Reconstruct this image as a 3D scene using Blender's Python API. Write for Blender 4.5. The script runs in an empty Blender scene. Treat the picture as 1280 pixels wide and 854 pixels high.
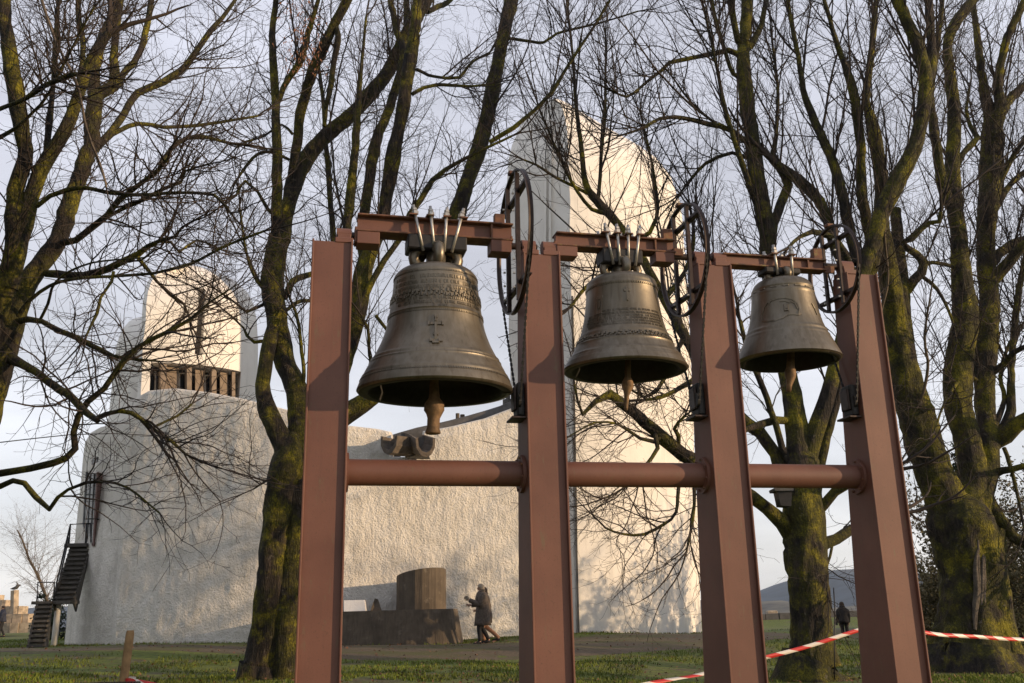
import bpy, bmesh, math, random
import numpy as np
from math import sin, cos, pi, radians, sqrt, atan2
from mathutils import Vector, Matrix, noise
random.seed(7); rng = np.random.default_rng(7)
SC = bpy.context.scene
COL = SC.collection

# ------------------------------------------------------------------ camera
FPX = 1147.5; PITCH = .2936; ROLL = -.0266
cam_d = bpy.data.cameras.new('camera'); cam = bpy.data.objects.new('camera', cam_d); COL.objects.link(cam)
cam_d.sensor_width = 36; cam_d.lens = FPX/1280*36; cam_d.clip_end = 20000; cam_d.clip_start = .05
cam.matrix_world = Matrix.Translation((0, 0, 1.6)) @ Matrix.Rotation(pi/2+PITCH, 4, 'X') @ Matrix.Rotation(ROLL, 4, 'Z')
SC.camera = cam
# ------------------------------------------------------------------ light
SUN_AZ = radians(105.0); SUN_EL = radians(8.7)      # azimuth clockwise from +Y
sd = Vector((sin(SUN_AZ)*cos(SUN_EL), cos(SUN_AZ)*cos(SUN_EL), sin(SUN_EL)))
sun_d = bpy.data.lights.new('sun', 'SUN'); sun_d.energy = 5; sun_d.angle = radians(.6); sun_d.color = (1, .71, .43)
sun = bpy.data.objects.new('sun', sun_d); COL.objects.link(sun)
sun.rotation_euler = sd.to_track_quat('Z', 'Y').to_euler(); sun.location = (60, -10, 30)
w = bpy.data.worlds.new('World'); SC.world = w; w.use_nodes = True
nt = w.node_tree; nt.nodes.clear()
def N(nt, t, **k):
    n = nt.nodes.new(t)
    for a, b in k.items(): setattr(n, a, b)
    return n
out = N(nt, 'ShaderNodeOutputWorld'); mixs = N(nt, 'ShaderNodeMixShader')
b1 = N(nt, 'ShaderNodeBackground'); b2 = N(nt, 'ShaderNodeBackground')
sky = N(nt, 'ShaderNodeTexSky', sky_type='NISHITA', sun_disc=False, sun_elevation=SUN_EL, sun_rotation=SUN_AZ, air_density=1.0, dust_density=2.0, ozone_density=1.5)
b1.inputs[1].default_value = .12
nt.links.new(sky.outputs[0], b1.inputs[0])
# thin even cloud veil: low frequency noise over the whole dome, paler towards the horizon all round
tc = N(nt, 'ShaderNodeTexCoord'); sep = N(nt, 'ShaderNodeSeparateXYZ'); nt.links.new(tc.outputs['Generated'], sep.inputs[0])
cr = N(nt, 'ShaderNodeValToRGB'); el = cr.color_ramp.elements
el[0].position = 0.0; el[0].color = (.98, .92, .84, 1)
el[1].position = .75; el[1].color = (.62, .635, .74, 1)
e = el.new(.12); e.color = (.86, .87, .91, 1); e = el.new(.35); e.color = (.735, .74, .82, 1)
nt.links.new(sep.outputs[2], cr.inputs[0])
mp = N(nt, 'ShaderNodeMapping'); mp.inputs['Scale'].default_value = (1.6, 1.6, 7); nt.links.new(tc.outputs['Generated'], mp.inputs[0])
nz = N(nt, 'ShaderNodeTexNoise'); nz.inputs['Scale'].default_value = 1.7; nz.inputs['Detail'].default_value = 5; nt.links.new(mp.outputs[0], nz.inputs[0])
mr = N(nt, 'ShaderNodeMapRange'); mr.inputs[1].default_value = .35; mr.inputs[2].default_value = .7; mr.inputs[3].default_value = .82; mr.inputs[4].default_value = 1.18
nt.links.new(nz.outputs[0], mr.inputs[0])
vm = N(nt, 'ShaderNodeVectorMath', operation='SCALE'); nt.links.new(cr.outputs[0], vm.inputs[0]); nt.links.new(mr.outputs[0], vm.inputs['Scale'])
nt.links.new(vm.outputs[0], b2.inputs[0]); b2.inputs[1].default_value = 1.22
mixs.inputs[0].default_value = .82
nt.links.new(b1.outputs[0], mixs.inputs[1]); nt.links.new(b2.outputs[0], mixs.inputs[2]); nt.links.new(mixs.outputs[0], out.inputs[0])
SC.view_settings.view_transform = 'Standard'; SC.view_settings.look = 'None'; SC.view_settings.gamma = 1; SC.view_settings.exposure = 0

# ------------------------------------------------------------------ measuring helpers
MC = cam.matrix_world.to_3x3(); MCI = MC.transposed()
CAM = Vector((0, 0, 1.6))
def ray(px, py): return MC @ Vector(((px-640)/FPX, (427-py)/FPX, -1))
def P(px, py, Y):
    d = ray(px, py); return CAM + d*(Y/d.y)
def depth_of(p): return -(MCI @ (Vector(p)-CAM)).z
TH = .2282; RV = Vector((cos(TH), sin(TH), 0)); NV = Vector((-sin(TH), cos(TH), 0)); B0 = Vector((-1.55, 7.4496, 0))
def row(s, n, z): return B0 + RV*s + NV*n + Vector((0, 0, z))
def onrow(px, py, off):
    d = ray(px, py); t = (off - NV.dot(CAM-B0))/NV.dot(d); p = CAM + d*t
    return (p-B0).dot(RV), p.z
CTRL = [(0, 0, 0), (-6, 4, 0), (8, 4, 0), (-2, 9, .12), (5, 10, .1), (-4, 9, .25), (-5.1, 19, .59), (5.4, 18, .39), (7.8, 20, .38), (0, 22, .6), (13, 20, .35), (-12, 18, .75),
        (-1, 28, .93), (-5, 28.6, .98), (1.9, 32, 1.09), (6.4, 34, .95), (-11, 30.5, 1.15), (-16, 33, 1.12), (-20, 40, 1.2), (14.1, 42, .27), (13, 36, .4), (22, 33, .5), (30, 30, .7),
        (17, 50, .75), (25, 52, .8), (20, 62, 1.2), (0, 60, 1.5), (-29.7, 55, 1.34), (-42, 70, 1.55), (-20, 75, 1.5), (30, 70, 1.2), (60, 40, 1), (60, 0, .5), (-60, 30, 1), (-40, 0, .2), (0, -30, 0)]
CX = np.array(CTRL)
def gz_arr(X, Y):
    X = np.asarray(X, float); Y = np.asarray(Y, float); num = 0; den = 0
    for a, b, c in CTRL:
        d2 = (X-a)**2+(Y-b)**2
        wt = 1/(d2+3.0)**2; num = num+wt*c; den = den+wt
    return num/den
def gz(x, y): return float(gz_arr(x, y))

# ------------------------------------------------------------------ object helpers
def link(o, parent=None):
    COL.objects.link(o)
    if parent is not None: o.parent = parent
    return o
def mesh_obj(name, verts, faces, mat=None, parent=None, smooth=False):
    me = bpy.data.meshes.new(name); me.from_pydata([tuple(v) for v in verts], [], faces); me.update()
    if mat is not None: me.materials.append(mat)
    if smooth: me.shade_smooth()
    o = bpy.data.objects.new(name, me); link(o, parent)
    if parent is not None and parent.type == 'EMPTY': o.matrix_parent_inverse = parent.matrix_basis.inverted()
    elif parent is not None: o.matrix_parent_inverse = Matrix.Identity(4)
    return o
def bm_obj(name, bm, mat=None, parent=None, smooth=False):
    me = bpy.data.meshes.new(name); bm.to_mesh(me); bm.free()
    if mat is not None: me.materials.append(mat)
    if smooth: me.shade_smooth()
    o = bpy.data.objects.new(name, me); link(o, parent)
    if parent is not None and parent.type == 'EMPTY': o.matrix_parent_inverse = parent.matrix_basis.inverted()
    return o
def thing(name, label, cat, loc=(0, 0, 0), group=None):
    o = bpy.data.objects.new(name, None); link(o); o.location = loc; o.empty_display_size = .2
    tag(o, label, cat, group); return o
def tag(o, label=None, cat=None, group=None, kind=None):
    if label: o['label'] = label
    if cat: o['category'] = cat
    if group: o['group'] = group
    if kind: o['kind'] = kind
    return o
def cbox(bm, c, ax, ay, az, hx, hy, hz, bev=0):
    c = Vector(c); vs = []
    for sx in (-1, 1):
        for sy in (-1, 1):
            for sz in (-1, 1): vs.append(bm.verts.new(c+ax*hx*sx+ay*hy*sy+az*hz*sz))
    for f in ((0, 1, 3, 2), (4, 6, 7, 5), (0, 4, 5, 1), (2, 3, 7, 6), (0, 2, 6, 4), (1, 5, 7, 3)): bm.faces.new([vs[i] for i in f])
    return vs
ZV = Vector((0, 0, 1)); XV = Vector((1, 0, 0)); YV = Vector((0, 1, 0))
def rbox(bm, s0, s1, n0, n1, z0, z1):            # box in bell-row coordinates
    cbox(bm, row((s0+s1)/2, (n0+n1)/2, (z0+z1)/2), RV, NV, ZV, (s1-s0)/2, (n1-n0)/2, (z1-z0)/2)
def bevel(bm, w, seg=1):
    bmesh.ops.recalc_face_normals(bm, faces=bm.faces[:])
    bmesh.ops.bevel(bm, geom=[e for e in bm.edges if len(e.link_faces) == 2 and e.calc_face_angle(0) > .5], offset=w, segments=seg, affect='EDGES', profile=.6)
def tube_arrays(polys, k):
    """polys: list of (pts Nx3, radii N) -> verts, quads (all tubes vectorised)"""
    n = np.array([len(p) for p, _ in polys]); off = np.concatenate([[0], np.cumsum(n)])
    A = np.concatenate([np.asarray(p, float) for p, _ in polys]); R = np.concatenate([np.asarray(r, float) for _, r in polys])
    first = np.zeros(len(A), bool); last = np.zeros(len(A), bool); first[off[:-1]] = True; last[off[1:]-1] = True
    nx = np.roll(A, -1, 0); pv = np.roll(A, 1, 0); nx[last] = A[last]; pv[first] = A[first]
    T = nx-pv; T /= np.linalg.norm(T, axis=1, keepdims=True)+1e-12
    md = A[off[1:]-1]-A[off[:-1]]; md /= np.linalg.norm(md, axis=1, keepdims=True)+1e-12
    ref = np.where(np.abs(md[:, 2:3]) < .7, np.array([[0, 0, 1.]]), np.array([[1., .3, 0]]))
    ref = ref-(ref*md).sum(1, keepdims=True)*md; ref = np.repeat(ref, n, 0)
    U = ref-(ref*T).sum(1, keepdims=True)*T; U /= np.linalg.norm(U, axis=1, keepdims=True)+1e-12
    W = np.cross(T, U)
    a = np.arange(k)*2*pi/k
    V = A[:, None, :]+R[:, None, None]*(U[:, None, :]*np.cos(a)[None, :, None]+W[:, None, :]*np.sin(a)[None, :, None])
    idx = np.where(~last)[0]; j = np.arange(k); j2 = (j+1) % k
    F = np.stack([idx[:, None]*k+j, idx[:, None]*k+j2, (idx[:, None]+1)*k+j2, (idx[:, None]+1)*k+j], -1).reshape(-1, 4)
    return V.reshape(-1, 3), F
def np_mesh(name, V, F, mat, parent=None, smooth=True):
    me = bpy.data.meshes.new(name); V = np.ascontiguousarray(V, dtype=np.float32); F = np.ascontiguousarray(F, dtype=np.int32); k = F.shape[1]
    me.vertices.add(len(V)); me.vertices.foreach_set('co', V.ravel())
    me.loops.add(F.size); me.loops.foreach_set('vertex_index', F.ravel())
    me.polygons.add(len(F)); me.polygons.foreach_set('loop_start', np.arange(0, F.size, k, dtype=np.int32)); me.polygons.foreach_set('loop_total', np.full(len(F), k, dtype=np.int32))
    me.update(calc_edges=True)
    if mat: me.materials.append(mat)
    if smooth: me.shade_smooth()
    o = bpy.data.objects.new(name, me); link(o, parent)
    if parent is not None and parent.type == 'EMPTY': o.matrix_parent_inverse = parent.matrix_basis.inverted()
    return o
def tube(name, pts, rad, mat, parent=None, k=10, smooth=True, caps=True):
    if not hasattr(rad, '__len__'): rad = [rad]*len(pts)
    V, F = tube_arrays([([tuple(p) for p in pts], rad)], k)
    fs = [tuple(int(i) for i in f) for f in F]
    if caps: fs += [tuple(range(k))[::-1], tuple(range(len(V)-k, len(V)))]
    o = mesh_obj(name, V, fs, mat, parent, smooth)
    return o
def grid_mesh(name, G, mat, parent=None, smooth=True, closed=False, cap=False):
    """G: rows x cols x 3"""
    G = np.asarray([[tuple(p) for p in r] for r in G], float); nr, nc = G.shape[:2]; F = []
    for i in range(nr-1):
        for j in range(nc if closed else nc-1):
            F.append((i*nc+j, i*nc+(j+1) % nc, (i+1)*nc+(j+1) % nc, (i+1)*nc+j))
    if cap: F.append(tuple(range(nc))[::-1]); F.append(tuple((nr-1)*nc+j for j in range(nc)))
    return mesh_obj(name, G.reshape(-1, 3), F, mat, parent, smooth)
def crom(pts, step):
    """Catmull-Rom through rows [x,y,z,r], resampled"""
    P_ = np.asarray(pts, float)
    if len(P_) == 2: seglist = [P_[0], P_[1]]
    E_ = np.vstack([2*P_[0]-P_[1], P_, 2*P_[-1]-P_[-2]]); out = []
    for i in range(1, len(E_)-2):
        a, b, c, d = E_[i-1:i+3]; L = np.linalg.norm(c[:3]-b[:3]); m = max(1, int(L/step))
        for q in range(m):
            t = q/m; out.append(.5*((2*b)+(-a+c)*t+(2*a-5*b+4*c-d)*t*t+(-a+3*b-3*c+d)*t**3))
    out.append(P_[-1]); return np.array(out)

# ------------------------------------------------------------------ materials
def mat(name, build):
    m = bpy.data.materials.new(name); m.use_nodes = True; nt = m.node_tree
    bs = nt.nodes['Principled BSDF']; build(nt, bs); return m
def coords(nt, scale=(1, 1, 1), src='Object'):
    t = N(nt, 'ShaderNodeTexCoord'); m = N(nt, 'ShaderNodeMapping'); m.inputs['Scale'].default_value = scale
    nt.links.new(t.outputs[src], m.inputs[0]); return m.outputs[0]
def noi(nt, co, sc, det=4, rough=.55):
    n = N(nt, 'ShaderNodeTexNoise'); n.inputs['Scale'].default_value = sc; n.inputs['Detail'].default_value = det; n.inputs['Roughness'].default_value = rough
    nt.links.new(co, n.inputs[0]); return n.outputs[0]
def ramp(nt, fac, stops):
    r = N(nt, 'ShaderNodeValToRGB'); e = r.color_ramp.elements
    while len(e) < len(stops): e.new(.5)
    for q, (p, c) in zip(e, stops): q.position = p; q.color = (*c, 1) if len(c) == 3 else c
    nt.links.new(fac, r.inputs[0]); return r.outputs[0]
def mix(nt, fac, a, b, mode='MIX'):
    m = N(nt, 'ShaderNodeMix', data_type='RGBA', blend_type=mode)
    for s, v in ((0, fac), (6, a), (7, b)):
        if hasattr(v, 'is_linked') or hasattr(v, 'links'): nt.links.new(v, m.inputs[s])
        else: m.inputs[s].default_value = v if s == 0 else ((*v, 1) if len(v) == 3 else v)
    return m.outputs[2]
def bump(nt, bs, h, st, dist):
    b = N(nt, 'ShaderNodeBump'); b.inputs['Strength'].default_value = st; b.inputs['Distance'].default_value = dist
    nt.links.new(h, b.inputs['Height']); nt.links.new(b.outputs[0], bs.inputs['Normal'])
def plain(name, col, rough=.7, metal=0, var=.25, sc=6, bmp=.0, bd=.01):
    def f(nt, bs):
        c = coords(nt); n = noi(nt, c, sc)
        cc = ramp(nt, n, [(.3, tuple(x*(1-var) for x in col)), (.7, tuple(min(1, x*(1+var)) for x in col))])
        nt.links.new(cc, bs.inputs['Base Color']); bs.inputs['Roughness'].default_value = rough; bs.inputs['Metallic'].default_value = metal
        if bmp: bump(nt, bs, noi(nt, c, sc*4), bmp, bd)
    return mat(name, f)
def f_paint(nt, bs):
    c = coords(nt); big = noi(nt, c, 1.6, 5); st = noi(nt, coords(nt, (14, 14, .7)), 2.2, 4); fine = noi(nt, c, 60, 3)
    a = ramp(nt, big, [(.3, (.112, .044, .029)), (.7, (.165, .070, .046))])
    a = mix(nt, ramp(nt, st, [(.55, (0, 0, 0)), (.75, (.35, .35, .35))]), a, (.10, .043, .03))
    spot = ramp(nt, noi(nt, c, 55, 3, .7), [(.60, (0, 0, 0)), (.66, (.8, .8, .8))])
    a = mix(nt, spot, a, (.10, .045, .03))
    lich = ramp(nt, noi(nt, coords(nt, (5, 5, 1.2)), 3.3, 6, .7), [(.58, (0, 0, 0)), (.7, (.6, .6, .6))])
    a = mix(nt, lich, a, (.12, .09, .05))
    nt.links.new(a, bs.inputs['Base Color']); bs.inputs['Roughness'].default_value = .62
    bump(nt, bs, fine, .12, .004)
M_PAINT = mat('rust_red_paint', f_paint)
def f_rust(nt, bs):
    c = coords(nt); a = ramp(nt, noi(nt, c, 9, 6, .65), [(.3, (.05, .028, .02)), (.5, (.12, .052, .032)), (.68, (.2, .09, .04))])
    a = mix(nt, ramp(nt, noi(nt, c, 17, 3), [(.58, (0, 0, 0)), (.68, (.6, .6, .6))]), a, (.2, .17, .06))
    nt.links.new(a, bs.inputs['Base Color']); bs.inputs['Roughness'].default_value = .75; bump(nt, bs, noi(nt, c, 50), .3, .004)
M_RUST = mat('rusty_yoke_paint', f_rust)
M_DARKSTEEL = plain('dark_brown_steel', (.035, .022, .018), .5, .5, .4, 20, .2, .003)
M_GALV = plain('zinc_rod', (.42, .40, .37), .45, .8, .25, 30)
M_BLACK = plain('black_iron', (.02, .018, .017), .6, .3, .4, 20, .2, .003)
def f_bronze(nt, bs):
    c = coords(nt); st = noi(nt, coords(nt, (9, 9, .8)), 2.4, 5, .6); big = noi(nt, c, 2.2, 5)
    a = ramp(nt, big, [(.3, (.10, .084, .06)), (.55, (.155, .132, .097)), (.75, (.21, .182, .138))])
    a = mix(nt, ramp(nt, st, [(.45, (0, 0, 0)), (.7, (.4, .4, .4))]), a, (.24, .215, .175))
    a = mix(nt, ramp(nt, noi(nt, coords(nt, (7, 7, .5), ), 3.7, 5), [(.55, (0, 0, 0)), (.72, (.5, .5, .5))]), a, (.06, .043, .028))
    nt.links.new(a, bs.inputs['Base Color']); bs.inputs['Metallic'].default_value = .7
    nt.links.new(ramp(nt, big, [(.3, (.46, .46, .46)), (.7, (.36, .36, .36))]), bs.inputs['Roughness']); bump(nt, bs, noi(nt, c, 26, 5, .6), .18, .006)
M_BRONZE = mat('weathered_bronze', f_bronze)
M_CLAP = plain('rusty_clapper_iron', (.17, .105, .055), .7, .3, .5, 14, .5, .006)
def f_bark(nt, bs):
    c = coords(nt); cz = coords(nt, (1, 1, .22)); g = N(nt, 'ShaderNodeNewGeometry'); sp = N(nt, 'ShaderNodeSeparateXYZ'); nt.links.new(g.outputs['Normal'], sp.inputs[0])
    n1 = noi(nt, cz, 9, 7, .68); a = ramp(nt, n1, [(.36, (.004, .003, .0022)), (.5, (.018, .013, .009)), (.68, (.055, .04, .029))])
    moss = ramp(nt, noi(nt, c, 1.5, 6, .65), [(.42, (0, 0, 0)), (.54, (.93, .93, .93))])
    mc = ramp(nt, mix(nt, .45, noi(nt, c, 2.6, 3), noi(nt, c, 26, 5, .7)), [(.36, (.010, .011, .001)), (.50, (.06, .056, .003)), (.62, (.23, .20, .006))])
    a = mix(nt, moss, a, mc)
    li = ramp(nt, noi(nt, c, 7, 5, .7), [(.62, (0, 0, 0)), (.68, (.6, .6, .6))]); a = mix(nt, li, a, (.15, .13, .10))
    nt.links.new(a, bs.inputs['Base Color']); bs.inputs['Roughness'].default_value = .92
    bump(nt, bs, mix(nt, .5, n1, noi(nt, cz, 32, 4, .6)), 1, .15)
M_BARK = mat('mossy_bark', f_bark)
M_TWIG = plain('twig_bark', (.026, .017, .012), .85, 0, .5, 2.5)
M_TWIG2 = plain('pale_twig_bark', (.10, .075, .05), .85, 0, .5, 2.5)
M_BARE = plain('bare_grey_wood', (.085, .07, .055), .9, 0, .5, 7, .8, .03)
def f_rough(nt, bs):
    c = coords(nt); a = ramp(nt, noi(nt, c, 1.1, 6, .6), [(.25, (.62, .585, .52)), (.6, (.77, .735, .67)), (.8, (.82, .79, .73))])
    st = ramp(nt, noi(nt, coords(nt, (1.8, 1.8, .12)), 1.6, 5, .6), [(.5, (0, 0, 0)), (.72, (.5, .5, .5))]); a = mix(nt, st, a, (.46, .43, .38)); cr_ = ramp(nt, noi(nt, coords(nt, (1, 1, .5)), .45, 7, .7), [(.56, (0, 0, 0)), (.62, (.45, .45, .45)), (.68, (.1, .1, .1))]); a = mix(nt, cr_, a, (.47, .44, .40))
    nt.links.new(a, bs.inputs['Base Color']); bs.inputs['Roughness'].default_value = .9
    bump(nt, bs, mix(nt, .45, noi(nt, coords(nt, (1, 1, .55)), 5.5, 4, .6), noi(nt, c, 15, 4, .65)), 1, .15)
M_ROUGH = mat('whitewashed_roughcast', f_rough)
def f_lime(nt, bs):
    c = coords(nt); a = ramp(nt, noi(nt, c, .9, 6, .6), [(.25, (.64, .615, .57)), (.7, (.76, .735, .69))])
    st = ramp(nt, noi(nt, coords(nt, (1.5, 1.5, .1)), 1.7, 5, .6), [(.55, (0, 0, 0)), (.75, (.4, .4, .4))]); a = mix(nt, st, a, (.42, .40, .37))
    nt.links.new(a, bs.inputs['Base Color']); bs.inputs['Roughness'].default_value = .88; bump(nt, bs, noi(nt, c, 10, 6, .65), .35, .04)
M_LIME = mat('whitewashed_render', f_lime)
def f_conc(nt, bs):
    c = coords(nt); a = ramp(nt, noi(nt, c, 2.2, 6, .6), [(.3, (.075, .058, .041)), (.7, (.135, .105, .074))])
    st = ramp(nt, noi(nt, coords(nt, (7, 7, .22)), 2.4, 4), [(.48, (0, 0, 0)), (.66, (.5, .5, .5))]); a = mix(nt, st, a, (.06, .047, .034)); a = mix(nt, ramp(nt, noi(nt, c, 4, 6, .7), [(.58, (0, 0, 0)), (.68, (.5, .5, .5))]), a, (.24, .20, .15))
    nt.links.new(a, bs.inputs['Base Color']); bs.inputs['Roughness'].default_value = .9; bump(nt, bs, noi(nt, coords(nt, (5, 5, .5)), 5, 5), .4, .03)
M_CONC = mat('board_marked_concrete', f_conc)
M_DARKCONC = plain('dark_roof_concrete', (.10, .095, .09), .9, 0, .3, 3, .3, .02)
M_GLASSD = plain('dark_window_glass', (.02, .022, .026), .15, 0, .3, 2)
M_FIN = plain('brown_concrete_fin', (.20, .155, .115), .85, 0, .25, 4, .3, .01)
M_STAIR = plain('stair_concrete', (.075, .068, .06), .9, 0, .35, 5, .4, .01)
M_RAIL = plain('dark_rail', (.035, .035, .037), .6, .4, .2, 9)
M_STONE = plain('warm_stone', (.36, .29, .21), .9, 0, .4, 2.5, .6, .03)
M_WOOD = plain('stake_wood', (.34, .21, .10), .85, 0, .3, 12, .5, .005)
M_REDDOOR = plain('rose_door_frame', (.15, .085, .075), .7, 0, .2, 5)
def f_ground(nt, bs):
    c = coords(nt); fine = noi(nt, c, 6, 6, .7); big = noi(nt, c, .35, 5, .6); mid = noi(nt, coords(nt, (1, 1.4, 1)), 1.1, 5, .65)
    g = ramp(nt, fine, [(.3, (.045, .062, .006)), (.55, (.10, .13, .010)), (.75, (.17, .19, .02))])
    d = ramp(nt, fine, [(.3, (.05, .036, .022)), (.7, (.125, .092, .058))])
    m = ramp(nt, mix(nt, .55, big, mid), [(.50, (0, 0, 0)), (.60, (.8, .8, .8))])
    a = mix(nt, m, g, d); nt.links.new(a, bs.inputs['Base Color']); bs.inputs['Roughness'].default_value = .95; bump(nt, bs, fine, .8, .05)
M_GROUND = mat('grass_and_soil', f_ground)
def f_path(nt, bs):
    c = coords(nt); fine = noi(nt, c, 9, 6, .7); a = ramp(nt, fine, [(.3, (.06, .043, .026)), (.7, (.135, .10, .062))])
    m = ramp(nt, noi(nt, coords(nt, (.5, 1.3, 1)), .9, 6, .7), [(.46, (0, 0, 0)), (.58, (.85, .85, .85))]); a = mix(nt, m, a, (.065, .068, .012))
    nt.links.new(a, bs.inputs['Base Color']); bs.inputs['Roughness'].default_value = .95; bump(nt, bs, fine, .5, .03)
M_PATH = mat('trodden_path', f_path)
M_GRASS = plain('grass_blade', (.105, .135, .009), .8, 0, .5, .8)
M_LEAF = plain('dead_leaf', (.16, .07, .035), .85, 0, .5, 3)
M_HILL = plain('wooded_hill', (.022, .028, .034), .95, 0, .85, .012)
M_HILL2 = plain('wooded_slope', (.085, .075, .05), .95, 0, .6, .03)
M_CONIF = plain('conifer_needles', (.022, .035, .014), .9, 0, .5, 1.5)
M_BUSH = plain('shrub_leaf', (.09, .078, .035), .85, 0, .5, 1.5)
M_SKIN = plain('skin', (.42, .25, .18), .6, 0, .08, 8)
M_FUR = plain('grey_brown_coat', (.10, .08, .066), .95, 0, .35, 22, .8, .02)
M_COATD = plain('dark_coat', (.015, .014, .016), .9, 0, .3, 12, .3, .01)
M_NAVY = plain('navy_jacket', (.018, .022, .04), .85, 0, .3, 12, .3, .01)
M_TROUS = plain('black_trousers', (.012, .012, .014), .9, 0, .3, 12)
M_TAN = plain('tan_trousers', (.26, .14, .085), .9, 0, .2, 12)
M_HAIRG = plain('grey_hair', (.30, .25, .19), .85, 0, .35, 40, .8, .01)
M_HAIRB = plain('brown_hair', (.03, .018, .012), .8, 0, .35, 40, .8, .01)
M_BAG = plain('black_bag', (.02, .02, .022), .5, 0, .2, 10)
def f_tape(nt, bs):
    u = N(nt, 'ShaderNodeUVMap'); sp = N(nt, 'ShaderNodeSeparateXYZ'); nt.links.new(u.outputs[0], sp.inputs[0])
    ad = N(nt, 'ShaderNodeMath', operation='MULTIPLY_ADD'); nt.links.new(sp.outputs[1], ad.inputs[0]); ad.inputs[1].default_value = .35; nt.links.new(sp.outputs[0], ad.inputs[2])
    fr = N(nt, 'ShaderNodeMath', operation='FRACT'); nt.links.new(ad.outputs[0], fr.inputs[0]); gt = N(nt, 'ShaderNodeMath', operation='GREATER_THAN'); nt.links.new(fr.outputs[0], gt.inputs[0]); gt.inputs[1].default_value = .5
    nt.links.new(mix(nt, gt.outputs[0], (.72, .66, .58), (.55, .035, .03)), bs.inputs['Base Color']); bs.inputs['Roughness'].default_value = .4
M_TAPE = mat('red_white_tape', f_tape)
# ------------------------------------------------------------------ ground, hills
def build_ground():
    xs = np.concatenate([-np.geomspace(4000, 62, 16), np.arange(-60, 61, .75), np.geomspace(62, 4000, 16)])
    ys = np.concatenate([-np.geomspace(600, 22, 7), np.arange(-20, 80, .75), np.geomspace(82, 6000, 22)])
    X, Y = np.meshgrid(xs, ys); Z = gz_arr(X, Y)
    d = np.maximum(0, np.maximum(np.abs(X)-62, np.maximum(Y-78, -Y-22)))
    Z = Z-70*(1-np.exp(-(d/160)**1.3))
    nzv = np.array([noise.noise((x*.35, y*.35, 0))*.05+noise.noise((x*1.1, y*1.1, 3))*.022 for x, y in zip(X.ravel(), Y.ravel())]).reshape(X.shape)
    Z = Z+nzv*(d < 1)
    G = np.stack([X, Y, Z], -1); nr, nc = X.shape
    i, j = np.meshgrid(np.arange(nr-1), np.arange(nc-1), indexing='ij'); q = (i*nc+j).ravel()
    F = np.stack([q, q+1, q+nc+1, q+nc], 1)
    o = np_mesh('ground', G.reshape(-1, 3), F, M_GROUND); tag(o, kind='structure')
build_ground()
def gzn(x, y): return gz(x, y)+noise.noise((x*.35, y*.35, 0))*.05+noise.noise((x*1.1, y*1.1, 3))*.022
# path: a trodden strip of gravelly soil that runs past the basin, 1 cm above the turf with ragged edges
PATHC = [(-34, 29.5), (-22, 28.4), (-15, 28.0), (-8, 27.0), (-3, 25.9), (2, 27.0), (6, 30.2), (10, 35.0), (14, 41), (17, 48)]
def build_path():
    rows = []
    cl = PATHC
    c = crom([(x, y, 0, 0) for x, y in cl], .35); n = len(c)
    for i in range(n):
        t = (c[min(i+1, n-1)]-c[max(i-1, 0)])[:2]; t /= np.linalg.norm(t); nn = np.array([-t[1], t[0]])
        wd = 1.25+1.25*min(1, max(0, (c[i][0]+9)/5)); r = []
        for k in range(-6, 7):
            f = k/6*wd
            if abs(k) == 6: f += noise.noise((i*.22, k, 1))*.55
            x, y = c[i][:2]+nn*f
            r.append((x, y, gzn(x, y)+(.012 if abs(k) < 6 else -.02)))
        rows.append(r)
    o = grid_mesh('path', rows, M_PATH); tag(o, kind='structure')
build_path()
def hill(name, ridge, Y, back, foot, m, seed):
    pts = [P(x, y, Y) for x, y in ridge]; c = crom([(p.x, p.y, p.z, 0) for p in pts], Y*.012)[:, :3]
    rows = []
    for k in range(13):
        f = k/12; r = []
        for i, p in enumerate(c):
            if f <= .7: g = f/.7; z = foot+(p[2]-foot)*(g**.8); y = p[1]-back*(1-g)
            else: g = (f-.7)/.3; z = p[2]-(p[2]-foot)*g*g*.6; y = p[1]+back*.8*g
            z += noise.noise((p[0]*6/Y*3, y*9/Y, seed))*(p[2]-foot)*.10*(f > 0)
            z += noise.noise((p[0]*60/Y, y*70/Y, seed+4))*(p[2]-foot)*.025*(f > 0)
            r.append((p[0], y, z))
        rows.append(r)
    tag(grid_mesh(name, rows, m), kind='structure')
hill('hill', [(700, 760), (860, 752), (945, 742), (985, 729), (1040, 711), (1100, 711), (1150, 712), (1220, 718), (1400, 730), (1600, 742)], 3600, 1500, -80, M_HILL, 1)
hill('wooded_slope', [(760, 768), (880, 760), (950, 751), (985, 752), (1030, 757), (1080, 757), (1200, 758), (1400, 752), (1600, 748)], 1500, 700, -72, M_HILL2, 6)
hill('hill', [(-500, 790), (-250, 772), (-60, 764), (40, 759), (110, 757), (200, 757), (400, 762), (600, 768)], 4400, 1500, -80, M_HILL, 11)

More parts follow.
